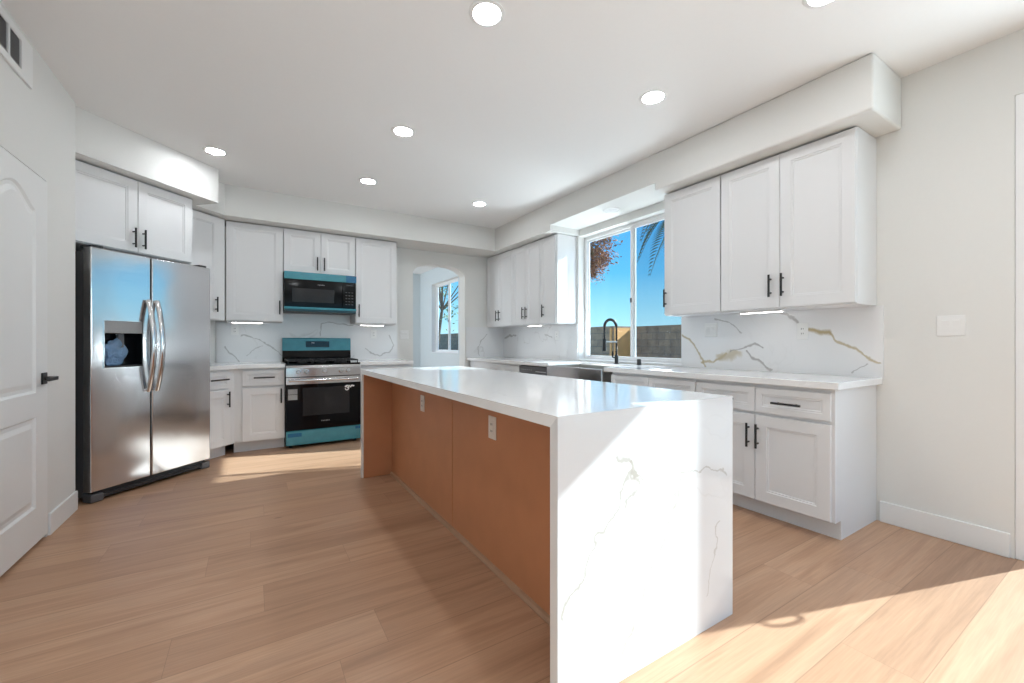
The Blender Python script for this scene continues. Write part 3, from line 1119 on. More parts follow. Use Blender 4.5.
# window wall: rot -90, x runs towards the camera
XU = 3.11
R9 = -PI / 2
ud = 0.2985
cabinet('wall_cabinet', 'single door wall cabinet right beside the window', (XU, 2.424, 0), R9, 0.522, ud, ZU0, ZU1, [(0.004, 0.518, UD0, UD1, (0.022, HZ - 0.008, HL))], group=G_WALL)
cabinet('wall_cabinet', 'two door wall cabinet at the near end of the window wall', (XU, 1.900, 0), R9, 0.857, ud, ZU0, ZU1, [(0.004, 0.4265, UD0, UD1, (0.370, HZ, HL)), (0.4305, 0.853, UD0, UD1, (0.450, HZ, HL))], group=G_WALL)
cabinet('wall_cabinet', 'narrow single door wall cabinet left of the window with sunlit side', (XU, 4.295, 0), R9, 0.33, ud, ZU0, ZU1, [(0.004, 0.312, UD0, UD1, (0.078, HZ, HL))], group=G_WALL)
cabinet('wall_cabinet', 'two door wall cabinet second to the left of the window', (XU, 4.965, 0), R9, 0.668, ud, ZU0, ZU1, [(0.004, 0.332, UD0, UD1, (0.295, HZ, HL)), (0.336, 0.664, UD0, UD1, (0.372, HZ, HL))], group=G_WALL)
cabinet('wall_cabinet', 'two door wall cabinet in the far corner right of the arch', (XU, 5.715, 0), R9, 0.748, ud, ZU0, ZU1, [(0.018, 0.378, UD0, UD1, (0.342, HZ, HL)), (0.382, 0.744, UD0, UD1, (0.418, HZ, HL))], group=G_WALL)

# base cabinets
ZB = 0.872
DZ0, DZ1, WZ0, WZ1 = 0.118, 0.668, 0.690, 0.848
YBf = 5.131
cabinet('base_cabinet', 'white base cabinet with one drawer left of the range', (-0.158, YBf, 0), 0, 0.461, 0.585, 0, ZB, [(0.075, 0.455, DZ0, DZ1, (0.425, 0.575, 0.155))], [(0.075, 0.455, WZ0, WZ1, (0.27, 0.775, 0.19))], base=True, group=G_BASE)
x, y = uv(3.116, 3.730)
cbc = cabinet('corner_base_cabinet', 'angled corner base cabinet beside the fridge', (x, y, 0), PI / 4, 0.362, 0.56, 0, ZB, [(0.006, 0.330, DZ0, DZ1, (0.300, 0.575, 0.155))], [(0.006, 0.330, WZ0, WZ1, (0.20, 0.775, 0.19))], base=True, group=G_BASE)
MB().box(0.3625, 0.399, 0.0, 0.012, 0.112, ZB).build('filler_strip', M_CAB, cbc)
cabinet('base_cabinet', 'white base cabinet right of the range beside the arch', (1.079, YBf, 0), 0, 0.615, 0.585, 0, ZB, [(0.006, 0.609, DZ0, DZ1, (0.05, 0.575, 0.155))], [(0.006, 0.609, WZ0, WZ1, (0.30, 0.775, 0.19))], base=True, group=G_BASE)
XB = 2.806
bd = 0.602
cabinet('base_cabinet', 'white base cabinet with one drawer pair at the near end of the window wall', (XB, 1.905, 0), R9, 0.862, bd, 0, ZB, [(0.004, 0.425, DZ0, DZ1, (0.388, 0.535, 0.155)), (0.429, 0.846, DZ0, DZ1, (0.447, 0.535, 0.155))], [(0.004, 0.425, WZ0, WZ1, (0.215, 0.762, 0.165)), (0.429, 0.846, WZ0, WZ1, (0.622, 0.762, 0.165))], base=True, group=G_BASE, side_right=True)
cabinet('base_cabinet', 'white base cabinet with two drawer fronts right of the sink', (XB, 2.767, 0), R9, 0.861, bd, 0, ZB, [(0.004, 0.428, DZ0, DZ1, (0.392, 0.535, 0.155)), (0.432, 0.857, DZ0, DZ1, (0.468, 0.535, 0.155))], [(0.004, 0.428, WZ0, WZ1, (0.215, 0.762, 0.165)), (0.432, 0.857, WZ0, WZ1, (0.64, 0.762, 0.165))], base=True, group=G_BASE)
cabinet('sink_cabinet', 'white two door cabinet beneath the apron sink', (XB, 3.688, 0), R9, 0.918, bd, 0, 0.62, [(0.004, 0.457, DZ0, 0.612, (0.42, 0.5, 0.155)), (0.461, 0.914, DZ0, 0.612, (0.50, 0.5, 0.155))], base=True, group=G_BASE)
cabinet('base_cabinet', 'white base cabinet with two drawer fronts left of the dishwasher', (XB, 5.725, 0), R9, 1.410, bd, 0, ZB, [(0.606, 1.0, DZ0, DZ1, (0.96, 0.535, 0.155)), (1.004, 1.406, DZ0, DZ1, (1.045, 0.535, 0.155))], [(0.606, 1.0, WZ0, WZ1, (0.80, 0.770, 0.165)), (1.004, 1.406, WZ0, WZ1, (1.2, 0.770, 0.165))], base=True, group=G_BASE)

# ------------------------------------------------------------------ worktops
CT0, CT1 = 0.8735, 0.914
def tagq(o, label, cat='countertop', group='white quartz countertops'):
    return tag(o, label, cat, group)
# back left with the diagonal corner
vf = 3.684
xi = (5.085 - vf * R2)
q = [uv(3.112, vf), (xi, 5.085), (0.3035, 5.085), (0.3035, 5.7275), uv(3.88 - 0.01, DIAG - 0.015), uv(3.112, DIAG - 0.015)]
q[4] = ((5.7275 - (DIAG - 0.003) * R2), 5.7275)
o = MB().prism(q, CT0, CT1, 'xy', 0.003).build('countertop', M_QUARTZ)
tagq(o, 'white quartz countertop between fridge and range, angled at the corner')
o = MB().box(1.0785, 1.715, 5.085, 5.7275, CT0, CT1, 0.003).build('countertop', M_QUARTZ)
tagq(o, 'short white quartz countertop between range and arch')
# window wall run with the sink cut-out
SK = (2.842, 3.688)     # sink along Y
XC = 2.765
q = [(XC, 1.012), (3.4095, 1.012), (3.4095, 5.7275), (XC, 5.7275), (XC, SK[1] + 0.0015), (3.225, SK[1] + 0.0015), (3.225, SK[0] - 0.0015), (XC, SK[0] - 0.0015)]
o = MB().prism(q, CT0, CT1, 'xy', 0.003).build('countertop', M_QUARTZ)
tagq(o, 'long white quartz countertop under the window with the sink cut in')

# backsplashes
TS = 0.0115
GB = 'veined quartz backsplashes'
o = MB().box(-0.335, 1.70, YB - TS - 0.0005, YB - 0.0005, CT1 + 0.0005, ZU0 - 0.001).build('backsplash', M_SPLASH_B)
bm_ = bmesh.new()
bm_.from_mesh(o.data)
mb = MB()
mb.bm.free()
mb.bm = bm_
mb.box(0.3045, 1.087, YB - TS - 0.0005, YB - 0.0005, ZU0 - 0.001, 1.53)
bm_.to_mesh(o.data)
tag(o, 'grey veined white quartz backsplash behind the range', 'backsplash', GB)
o = MB().box(2.745, 3.397, YB - TS - 0.0005, YB - 0.0005, CT1 + 0.0005, ZU0).build('backsplash', M_SPLASH_B)
tag(o, 'narrow veined backsplash on the back wall right of the arch', 'backsplash', GB)
o = MB().box(XR - TS - 0.0005, XR - 0.0005, 3.94, YB - 0.013, CT1 + 0.0005, ZU0 - 0.001).build('backsplash', M_SPLASH_L)
tag(o, 'veined quartz backsplash on the window wall left of the window', 'backsplash', GB)
o = MB().box(XR - TS - 0.0005, XR - 0.0005, 1.006, W1[0] - 0.001, CT1 + 0.0005, ZU0 - 0.001).build('backsplash', M_SPLASH_R)
tag(o, 'gold veined quartz backsplash at the near end right of the window', 'backsplash', GB)

# ------------------------------------------------------------------ island
IX0, IX1, IY0, IY1 = 0.785, 1.712, 1.0, 3.69
LT = 0.038
it = thing('island_countertop', 'white quartz island worktop with waterfall ends', 'countertop', (0, 0, 0))
zi = 0.914 - LT
MB().prism([(IY0 + 0.0004, 0.914), (IY1 - 0.0004, 0.914), (IY1 - LT, zi), (IY0 + LT, zi)], IX0, IX1, 'yz').build('worktop', M_QUARTZ, it)
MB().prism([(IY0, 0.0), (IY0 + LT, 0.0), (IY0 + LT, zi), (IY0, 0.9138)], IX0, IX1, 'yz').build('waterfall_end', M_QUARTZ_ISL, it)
MB().prism([(IY1, 0.0), (IY1 - LT, 0.0), (IY1 - LT, zi), (IY1, 0.9138)], IX0, IX1, 'yz').build('waterfall_end', M_QUARTZ, it)
IB = 1.035
ya, ym, yb_ = IY0 + LT + 0.001, 2.35, IY1 - LT - 0.001
for nm, label, a_, b_, end in (('island_cabinet', 'brown panelled island cabinet at the near end', ya, ym - 0.001, 0), ('island_cabinet', 'brown panelled island cabinet at the far end', ym + 0.001, yb_, 1)):
    c = thing(nm, label, 'cabinet', (IX1 - 0.045, a_, 0), PI / 2, 'brown island cabinets')
    w = b_ - a_
    dep = IX1 - 0.045 - IB
    zt = 0.914 - LT - 0.001
    MB().box(0, w, 0.001, dep - 0.012, 0.11, zt).box(0, w, 0.07, dep - 0.012, 0.0, 0.1095).build('body', M_CAB, c)
    mb = MB().box(0.002, w - 0.002, dep - 0.0115, dep, 0.0, zt - 0.0005, 0.0012)
    bp = mb.build('back_panel', M_BROWN, c)
    bp['label'] = 'brown back panel'
    o = MB().prism([(dep, 0), (dep + 0.02, 0), (dep + 0.02, 0.006), (dep + 0.012, 0.019), (dep, 0.022)], 0.0, w, 'yz').build('base_moulding', M_BROWN_TRIM, c)
    o['label'] = 'light brown moulding'
    if end:
        o = MB().box(w - 0.014, w, dep + 0.0005, dep + (IB - IX0) - 0.014, 0.001, zt - 0.0005).build('end_panel', M_BROWN, c)
        o['label'] = 'brown end panel'
    else:
        o = MB().box(0.0, 0.014, dep + 0.0005, dep + (IB - IX0) - 0.014, 0.001, zt - 0.0005).build('end_panel', M_BROWN, c)
        o['label'] = 'brown end panel'
    for k in range(2):
        xa, xb = 0.004 + k * w / 2, (k + 1) * w / 2 - 0.004
        dr = MB().panel(xa, xb, DZ0, DZ1, 0, FT).build('door', M_CAB, c)
        bar_handle(dr, xb - 0.035 if k == 0 else xa + 0.035, -FT, 0.535, 0.155)
        dr = MB().panel(xa, xb, WZ0, WZ1, 0, FT, rail=0.038).build('drawer', M_CAB, c)
        bar_handle(dr, (xa + xb) / 2, -FT, 0.77, 0.165, False)


# ------------------------------------------------------------------ outlets and switches
def plate(name, label, loc, rotz, w, h, mat, kind, group=None):
    p = thing(name, label, 'outlet' if kind == 'outlet' else 'switch', loc, rotz, group)
    MB().box(-w / 2, w / 2, -0.006, -0.0005, -h / 2, h / 2, 0.002).build('cover_plate', mat, p)
    if kind == 'outlet':
        r = MB().box(-0.017, 0.017, -0.0085, -0.0055, -0.034, 0.034, 0.0015).build('receptacle', mat, p)
        for zc in (-0.017, 0.017):
            MB().box(-0.0075, -0.0045, -0.0092, -0.0083, zc - 0.005, zc + 0.006).build('slot', M_SLOT, r)
            MB().box(0.0045, 0.0075, -0.0092, -0.0083, zc - 0.004, zc + 0.006).build('slot', M_SLOT, r)
    else:
        n = max(1, round(w / 0.055))
        for k in range(n):
            xc = (k - (n - 1) / 2) * 0.046
            MB().prism([(-0.0055, -0.033), (-0.0055, 0.033), (-0.011, 0.031), (-0.0075, 0.0), (-0.0062, -0.031)], xc - 0.0165, xc + 0.0165, 'yz').build('rocker', mat, p)
    return p


plate('wall_outlet', 'pale outlet on the near brown island panel', (IB, 1.846, 0.709), -PI / 2, 0.075, 0.115, M_ALMOND, 'outlet')
plate('wall_outlet', 'pale outlet on the far brown island panel', (IB, 2.863, 0.707), -PI / 2, 0.075, 0.115, M_ALMOND, 'outlet')
plate('wall_outlet', 'white outlet on the backsplash left of the range', (-0.165, YB - TS - 0.0006, 1.285), 0, 0.072, 0.118, M_WHITEP, 'outlet')
plate('wall_outlet', 'white outlet on the backsplash right of the range', (1.38, YB - TS - 0.0006, 1.255), 0, 0.072, 0.118, M_WHITEP, 'outlet')
plate('wall_outlet', 'white outlet on the gold veined backsplash under the near wall cabinet', (XR - TS - 0.0006, 1.462, 1.222), R9, 0.072, 0.118, M_WHITEP, 'outlet')
plate('light_switch', 'white double switch on the gold veined backsplash next to the window', (XR - TS - 0.0006, 2.175, 1.25), R9, 0.118, 0.118, M_WHITEP, 'switch')
plate('wall_outlet', 'white outlet on the backsplash left of the window', (XR - TS - 0.0006, 4.34, 1.235), R9, 0.072, 0.118, M_WHITEP, 'outlet')
plate('light_switch', 'white double switch on the back wall just left of the arch', (1.80, YB, 1.25), 0, 0.118, 0.118, M_WHITEP, 'switch')
plate('light_switch', 'white double rocker switch on the bare wall near the patio door', (XR, 0.706, 1.236), R9, 0.118, 0.118, M_WHITEP, 'switch')

# ------------------------------------------------------------------ under-cabinet lights
GU = 'white light bars under the wall cabinets'


def light_bar(label, loc, rotz, length):
    b = thing('cabinet_light', label, 'light', loc, rotz, GU)
    MB().box(-length / 2, length / 2, -0.018, 0.018, -0.016, -0.0005, 0.003).build('housing', M_WHITEP, b)
    MB().box(-length / 2 + 0.006, length / 2 - 0.006, -0.013, 0.013, -0.019, -0.0165).build('diffuser', M_BAR, b)


light_bar('lit light bar under the wall cabinet left of the microwave', (-0.04, 5.49, ZU0), 0, 0.30)
light_bar('lit light bar under the wall cabinet right of the microwave', (1.31, 5.49, ZU0), 0, 0.30)
light_bar('lit light bar under the near wall cabinet right of the window', (3.18, 1.645, ZU0), R9, 0.30)
light_bar('lit light bar under the wall cabinets left of the window', (3.18, 4.545, ZU0), R9, 0.30)

# ------------------------------------------------------------------ refrigerator
FW, FM = 0.908, 0.401
x, y = uv(2.195, 3.558)
fr = thing('refrigerator', 'side by side stainless steel fridge with ice dispenser', 'refrigerator', (x, y, 0), PI / 4)
MB().box(0.006, FW - 0.006, 0.075, 0.73, 0.03, 1.795, 0.006).build('body', M_GREYP, fr)
for a_, b_, nm in ((0.0, FM - 0.004, 'freezer_door'), (FM + 0.004, FW, 'fridge_door')):
    mb = MB()
    z0, z1 = 0.078, 1.818
    if nm == 'freezer_door':
        dx0, dx1, dz0, dz1 = 0.079, 0.332, 0.955, 1.30
        # the door as a ring of blocks round the dispenser recess
        t = bmesh.new()
        xs, zs_ = [a_, dx0, dx1, b_], [z0, dz0, dz1, z1]
        gv = {(i, j): t.verts.new((xs[i], 0, zs_[j])) for i in range(4) for j in range(4)}
        for i in range(3):
            for j in range(3):
                if (i, j) != (1, 1):
                    t.faces.new((gv[i, j], gv[i + 1, j], gv[i + 1, j + 1], gv[i, j + 1]))
        ex = bmesh.ops.extrude_face_region(t, geom=t.faces[:])
        bmesh.ops.translate(t, verts=[g for g in ex['geom'] if isinstance(g, bmesh.types.BMVert)], vec=(0, 0.068, 0))
        bmesh.ops.recalc_face_normals(t, faces=t.faces[:])
        eds = [e for e in t.edges if all(abs(v_.co.y) < 1e-6 for v_ in e.verts) and (all(abs(v_.co.x - a_) < 1e-6 for v_ in e.verts) or all(abs(v_.co.x - b_) < 1e-6 for v_ in e.verts) or all(abs(v_.co.z - z0) < 1e-6 for v_ in e.verts) or all(abs(v_.co.z - z1) < 1e-6 for v_ in e.verts))]
        bmesh.ops.bevel(t, geom=eds, offset=0.008, segments=3, affect='EDGES', profile=0.5)
        mb.merge(t)
    else:
        mb.box(a_, b_, 0, 0.068, z0, z1, 0.008, 3)
    dr = mb.build(nm, M_STEEL, fr)
    # bowed handle
    hx = b_ - 0.028 if nm == 'freezer_door' else a_ + 0.028
    pts_ = []
    for k in range(21):
        f = k / 20
        bow = math.sin(PI * f) ** 0.85
        pts_.append((hx, -0.014 - 0.060 * bow, 0.755 + 0.72 * f))
    mb = MB().tube(pts_, 0.015, 12, sx=1.3, sy=0.75)
    mb.cyl((hx, 0.0, 0.768), (hx, -0.02, 0.768), 0.012).cyl((hx, 0.0, 1.462), (hx, -0.02, 1.462), 0.012)
    mb.build('handle', M_STEEL, dr, True)
    if nm == 'freezer_door':
        # control panel above an open recess
        mb = MB()
        mb.box(dx0 - 0.004, dx1 + 0.004, -0.006, 0.0, dz0 - 0.006, dz0).box(dx0 - 0.004, dx0, -0.006, 0.0, dz0, dz1).box(dx1, dx1 + 0.004, -0.006, 0.0, dz0, dz1).box(dx0 - 0.004, dx1 + 0.004, -0.006, 0, dz1, dz1 + 0.004)
        mb.build('dispenser_rim', M_KNOBSTEEL, dr)
        MB().box(dx0, dx1, -0.004, 0.04, 1.21, dz1, 0.003).build('control_panel', M_STICK, dr)
        MB().box(dx0, dx1, 0.064, 0.068, dz0, 1.21).box(dx0, dx0 + 0.004, 0.0, 0.064, dz0, 1.21).box(dx1 - 0.004, dx1, 0.0, 0.064, dz0, 1.21).box(dx0, dx1, 0, 0.064, 1.206, 1.21).build('dispenser_recess', M_GLASSBLK, dr)
        MB().box(dx0, dx1, -0.004, 0.064, dz0, dz0 + 0.014).build('drip_tray', M_DARK, dr)
        MB().box(0.185, 0.225, 0.022, 0.05, 1.10, 1.205, 0.004).build('dispenser_paddle', M_GREYP, dr)
MB().box(0.01, FW - 0.01, 0.066, 0.0745, 0.09, 1.79).build('door_gasket', M_SLOT, fr)
MB().box(0.03, FW - 0.03, 0.03, 0.075, 0.02, 0.074).box(0.075, FW - 0.075, 0.008, 0.031, 0.022, 0.046, 0.002).build('base_grille', M_DARK, fr)
for a_ in (0.004, FW - 0.082):
    MB().box(a_, a_ + 0.078, 0.0, 0.09, 0.001, 0.060, 0.008, 2).build('foot_cover', M_GREYP, fr)
for a_ in (0.02, FW - 0.09):
    MB().box(a_, a_ + 0.07, 0.02, 0.14, 1.8185, 1.838, 0.004).build('hinge_cover', M_DARK, fr)
# plastic bag of fittings left in the dispenser
t = bmesh.new()
bmesh.ops.create_icosphere(t, subdivisions=4, radius=1.0)
random.seed(2)
dirs = [(Vector((random.gauss(0, 1), random.gauss(0, 1), random.gauss(0, 1))).normalized(), random.uniform(1.5, 4.5), random.uniform(0, 6)) for _ in range(11)]
for v_ in t.verts:
    c0_ = v_.co.copy()
    k = 1 + sum(0.07 * math.sin(fq * c0_.dot(dv) * 2.0 + ph) for dv, fq, ph in dirs)
    v_.co = Vector((c0_.x * 0.072 * k, c0_.y * 0.016 * k, c0_.z * 0.088 * k))
zmin = min(v_.co.z for v_ in t.verts)
zfl = zmin + 0.012
for v_ in t.verts:
    v_.co.z = max(v_.co.z, zfl)
mb = MB()
mb.merge(t)
bx, by = uv(2.195 + 0.165, 3.558 + 0.031)
o = mb.build('plastic_bag', M_BAG, None, False)
for f in o.data.polygons:
    f.use_smooth = True
o.location = (bx, by, 0.955 + 0.0145 - zfl)
o.rotation_euler = (0, 0, PI / 4)
tag(o, 'crumpled clear plastic bag left in the fridge dispenser', 'bag')


# small marks like lettering too small to read
def lettering(parent, name, x, z, y, w, h, n, mat=None):
    mb = MB()
    st = w / n
    for k in range(n):
        xa = x + k * st
        if k % 3 == 0:
            mb.box(xa, xa + st * 0.22, y - 0.0006, y, z, z + h).box(xa + st * 0.2, xa + st * 0.7, y - 0.0006, y, z + h * 0.8, z + h).box(xa + st * 0.2, xa + st * 0.6, y - 0.0006, y, z + h * 0.4, z + h * 0.58)
        elif k % 3 == 1:
            mb.box(xa + st * 0.2, xa + st * 0.42, y - 0.0006, y, z, z + h)
        else:
            mb.box(xa, xa + st * 0.22, y - 0.0006, y, z, z + h).box(xa + st * 0.5, xa + st * 0.72, y - 0.0006, y, z, z + h).box(xa + st * 0.2, xa + st * 0.5, y - 0.0006, y, z + h * 0.4, z + h * 0.6)
    return mb.build(name, mat or M_LOGO, parent)


# ------------------------------------------------------------------ microwave
MWX0, MWW = 0.3075, 0.772
mw = thing('microwave', 'black over the range microwave with teal protective film', 'microwave', (MWX0, 5.32, 1.494), 0)
MB().box(0.0, MWW, 0.035, 0.395, 0.0, 0.454, 0.003).build('body', M_DARK, mw)
MH = 0.454
dr = MB().box(0.003, 0.612, 0.0, 0.034, 0.055, 0.368, 0.003).build('door', M_GLASSBLK, mw)
MB().box(0.078, 0.522, -0.0015, -0.0002, 0.110, 0.268, 0.0005).build('window', M_WINDK, dr)
lettering(dr, 'logo', 0.345, 0.312, -0.0002, 0.072, 0.010, 9)
cp = MB().box(0.615, MWW - 0.003, 0.0, 0.034, 0.055, 0.368, 0.003).build('control_panel', M_GLASSBLK, mw)
mb = MB()
for i in range(3):
    for j in range(5):
        mb.box(0.648 + i * 0.034, 0.668 + i * 0.034, -0.0008, -0.0001, 0.10 + j * 0.036, 0.108 + j * 0.036)
mb.build('buttons', M_GREYP, cp)
MB().box(0.660, 0.735, -0.0008, -0.0001, 0.325, 0.343).build('display', M_WINDK, cp)
o = MB().box(0.001, MWW - 0.001, -0.003, 0.034, 0.369, 0.4525, 0.003).build('top_grille', M_FILM, mw)
o['label'] = 'teal film covered top strip'
MB().box(0.655, MWW - 0.0005, -0.0045, -0.0032, 0.370, 0.4515).build('film_tab', M_FILMD, o)
o = MB().box(0.001, MWW - 0.001, -0.012, 0.034, 0.028, 0.054, 0.004).build('bottom_strip', M_FILM, mw)
o['label'] = 'teal film covered bottom strip'
MB().box(0.004, MWW - 0.004, -0.004, 0.034, 0.003, 0.0275, 0.002).build('lower_vent', M_DARKTEAL, mw)

# ------------------------------------------------------------------ range
RX0, RW = 0.3085, 0.764
rg = thing('gas_range', 'stainless gas range with black oven door and teal protective film', 'range', (RX0, 5.04, 0), 0)
MB().box(0.0, RW, 0.045, 0.67, 0.03, 0.895, 0.002).build('body', M_DARK, rg)
for xx in (0.03, RW - 0.07):
    for yy in (0.08, 0.60):
        MB().cyl((xx + 0.02, yy, 0.001), (xx + 0.02, yy, 0.0295), 0.018, 14).build('leg', M_DARK, rg)
cp = MB().prism([(0.0, 0.770), (0.045, 0.770), (0.045, 0.894), (0.022, 0.894), (0.0, 0.868)], 0.0, RW, 'yz', 0.002).build('control_panel', M_STEEL, rg)
for kx in (0.118, 0.196, 0.378, 0.548, 0.622):
    kb = MB().lathe([(0, 0.0), (0.026, 0.0), (0.026, 0.006), (0.021, 0.009), (0.019, 0.030), (0.016, 0.034), (0, 0.034)], (kx, -0.0005, 0.826), 'y', 24).build('knob', M_KNOBSTEEL, cp, True)
    MB().box(kx - 0.003, kx + 0.003, -0.042, -0.0346, 0.808, 0.844, 0.001).build('grip', M_KNOBSTEEL, kb)
ct = MB().box(0.001, RW - 0.001, 0.024, 0.62, 0.8955, 0.912, 0.003).build('cooktop', M_GLASSBLK, rg)
for cx, cy, r in ((0.17, 0.18, 0.045), (0.17, 0.45, 0.036), (RW - 0.17, 0.18, 0.05), (RW - 0.17, 0.45, 0.036), (RW / 2, 0.31, 0.05)):
    MB().lathe([(0, 0.9125), (r, 0.9125), (r, 0.922), (r * 0.8, 0.924), (r * 0.8, 0.930), (r * 0.7, 0.933), (0, 0.933)], (cx, cy, 0), 'z', 24).build('burner', M_IRON, ct, True)
for gx0, gx1 in ((0.02, 0.262), (0.267, 0.497), (0.502, RW - 0.02)):
    mb = MB()
    za_, zb2 = 0.936, 0.950
    b_ = 0.010
    mb.box(gx0, gx1, 0.05, 0.05 + b_, za_, zb2).box(gx0, gx1, 0.585, 0.595, za_, zb2).box(gx0, gx0 + b_, 0.06, 0.585, za_, zb2).box(gx1 - b_, gx1, 0.06, 0.585, za_, zb2)
    mb.box(gx0 + b_, gx1 - b_, 0.312, 0.322, za_, zb2)
    xm = (gx0 + gx1) / 2
    for (p0, p1) in (((xm - b_ / 2, 0.06), (xm + b_ / 2, 0.14)), ((xm - b_ / 2, 0.23), (xm + b_ / 2, 0.40)), ((xm - b_ / 2, 0.50), (xm + b_ / 2, 0.585))):
        mb.box(p0[0], p1[0], p0[1], p1[1], za_, zb2)
    for yy in (0.18, 0.45):
        mb.box(gx0 + b_, gx0 + 0.075, yy - 0.005, yy + 0.005, za_, zb2).box(gx1 - 0.075, gx1 - b_, yy - 0.005, yy + 0.005, za_, zb2)
    for xx in (gx0, gx1 - b_):
        for yy in (0.05, 0.585):
            mb.box(xx, xx + b_, yy, yy + b_, 0.9125, za_)
    mb.build('grate', M_IRON, rg)
bg = MB().prism([(0.60, 0.913), (0.67, 0.913), (0.67, 1.196), (0.625, 1.196), (0.610, 1.185), (0.602, 1.04), (0.585, 0.96)], -0.002, RW + 0.002, 'yz', 0.002).build('backguard', M_GLASSBLK, rg)
o = MB().prism([(0.5995, 1.045), (0.6005, 1.048), (0.6085, 1.187), (0.624, 1.1985), (0.660, 1.1985), (0.660, 1.1965), (0.6245, 1.1965), (0.609, 1.185), (0.601, 1.045)], -0.003, RW + 0.003, 'yz').build('protective_film', M_FILM, bg)
o['label'] = 'teal protective film'
MB().prism([(0.6005, 1.085), (0.6045, 1.158), (0.6065, 1.158), (0.6025, 1.085)], 0.25, 0.512, 'yz').build('display', M_DISPLAY, bg)
lettering(bg, 'clock_digits', 0.315, 1.130, 0.603, 0.03, 0.016, 3, M_WHITEP)
od = MB().box(0.001, RW - 0.001, 0.0, 0.044, 0.195, 0.764, 0.003).build('oven_door', M_GLASSBLK, rg)
o = MB().box(0.001, RW - 0.001, -0.002, -0.0002, 0.690, 0.763, 0.0008).build('steel_band', M_STEEL, od)
mb = MB()
pts_ = []
for k in range(25):
    f = k / 24
    pts_.append((0.03 + (RW - 0.06) * f, -0.022 - 0.022 * math.sin(PI * f) ** 0.5, 0.732))
mb.tube(pts_, 0.0125, 12, up=(0, 0, 1))
mb.cyl((0.045, 0.0, 0.732), (0.045, -0.03, 0.732), 0.011).cyl((RW - 0.045, 0.0, 0.732), (RW - 0.045, -0.03, 0.732), 0.011)
mb.build('handle', M_STEEL, od, True)
MB().box(0.16, 0.640, -0.0015, -0.0002, 0.345, 0.650, 0.0006).build('oven_window', M_WINDK, od)
o = MB().box(0.018, 0.108, -0.0012, -0.0002, 0.585, 0.640).box(0.018, 0.108, -0.0012, -0.0002, 0.525, 0.580).build('sticker', M_STICK, od)
o['label'] = 'grey information sticker'
o = MB()
tt = []
for k in range(28):
    f = k / 27
    tt.append((0.600 + 0.09 * f, -0.0012, 0.632 + 0.02 * f + 0.014 * math.sin(f * 19) * (1 - 0.4 * f)))
o.tube(tt, 0.0055, 8, sy=0.15, up=(0, 0, 1))
o.tube([(0.612 + 0.020 * math.cos(a_ * PI / 8), -0.0012, 0.628 + 0.026 * math.sin(a_ * PI / 8)) for a_ in range(17)], 0.006, 8, sy=0.15, up=(0, 0, 1))
o = o.build('script_decal', M_WHITEP, od)
o['label'] = 'white script decal'
lettering(od, 'logo', 0.345, 0.272, -0.0002, 0.088, 0.012, 9)
sd = MB().box(0.001, RW - 0.001, 0.003, 0.044, 0.035, 0.190, 0.004).build('storage_drawer', M_FILM, rg)
sd['label'] = 'teal film covered drawer'
MB().box(0.015, 0.150, 0.0015, 0.0028, 0.125, 0.165).build('film_tape', M_FILMD, sd)
MB().box(RW - 0.06, RW - 0.005, 0.0015, 0.0028, 0.150, 0.180).build('film_tape', M_FILMD, sd)

# ------------------------------------------------------------------ dishwasher
dw = thing('dishwasher', 'stainless dishwasher between the sink and corner cabinet', 'dishwasher', (XB, 4.312, 0), R9)
MB().box(0.004, 0.610, 0.01, 0.57, 0.10, 0.865).build('body', M_DARK, dw)
MB().box(0.006, 0.608, -0.022, 0.009, 0.115, 0.775, 0.003).build('door', M_STEEL, dw)
cp = MB().box(0.006, 0.608, -0.022, 0.009, 0.779, 0.862, 0.003).build('control_panel', M_GREYP, dw)
mb = MB()
for k in range(6):
    mb.box(0.06 + k * 0.04, 0.078 + k * 0.04, -0.0235, -0.0218, 0.815, 0.824)
mb.build('buttons', M_STICK, cp)
MB().box(0.36, 0.56, -0.030, -0.0215, 0.800, 0.812, 0.002).build('handle', M_STEEL, cp)
MB().box(0.006, 0.608, 0.05, 0.065, 0.0, 0.099).build('toe_kick', M_DARK, dw)

# ------------------------------------------------------------------ sink and tap
sk = thing('kitchen_sink', 'stainless apron front sink under the window', 'sink', (2.742, SK[1], 0), R9)
sw = SK[1] - SK[0]
zt_, zb_ = 0.893, 0.655
t = bmesh.new()
dp = 0.47
mb = MB()
w_ = 0.010
mb.box(0.0, sw, 0.0, 0.022, zb_, zt_, 0.006, 2)
mb.build('apron', M_STEEL, sk)
mb = MB()
mb.box(0.0, 0.014, 0.0225, dp, 0.66, zt_).box(sw - 0.014, sw, 0.0225, dp, 0.66, zt_).box(0.014, sw - 0.014, dp - 0.014, dp, 0.66, zt_).box(0.014, sw - 0.014, 0.0225, dp - 0.014, 0.66, 0.672)
mb.build('basin', M_BASINSTEEL, sk)
MB().lathe([(0, 0.6725), (0.045, 0.6725), (0.045, 0.676), (0.03, 0.675), (0, 0.674)], (sw / 2, 0.25, 0), 'z', 24).build('drain', M_KNOBSTEEL, sk)

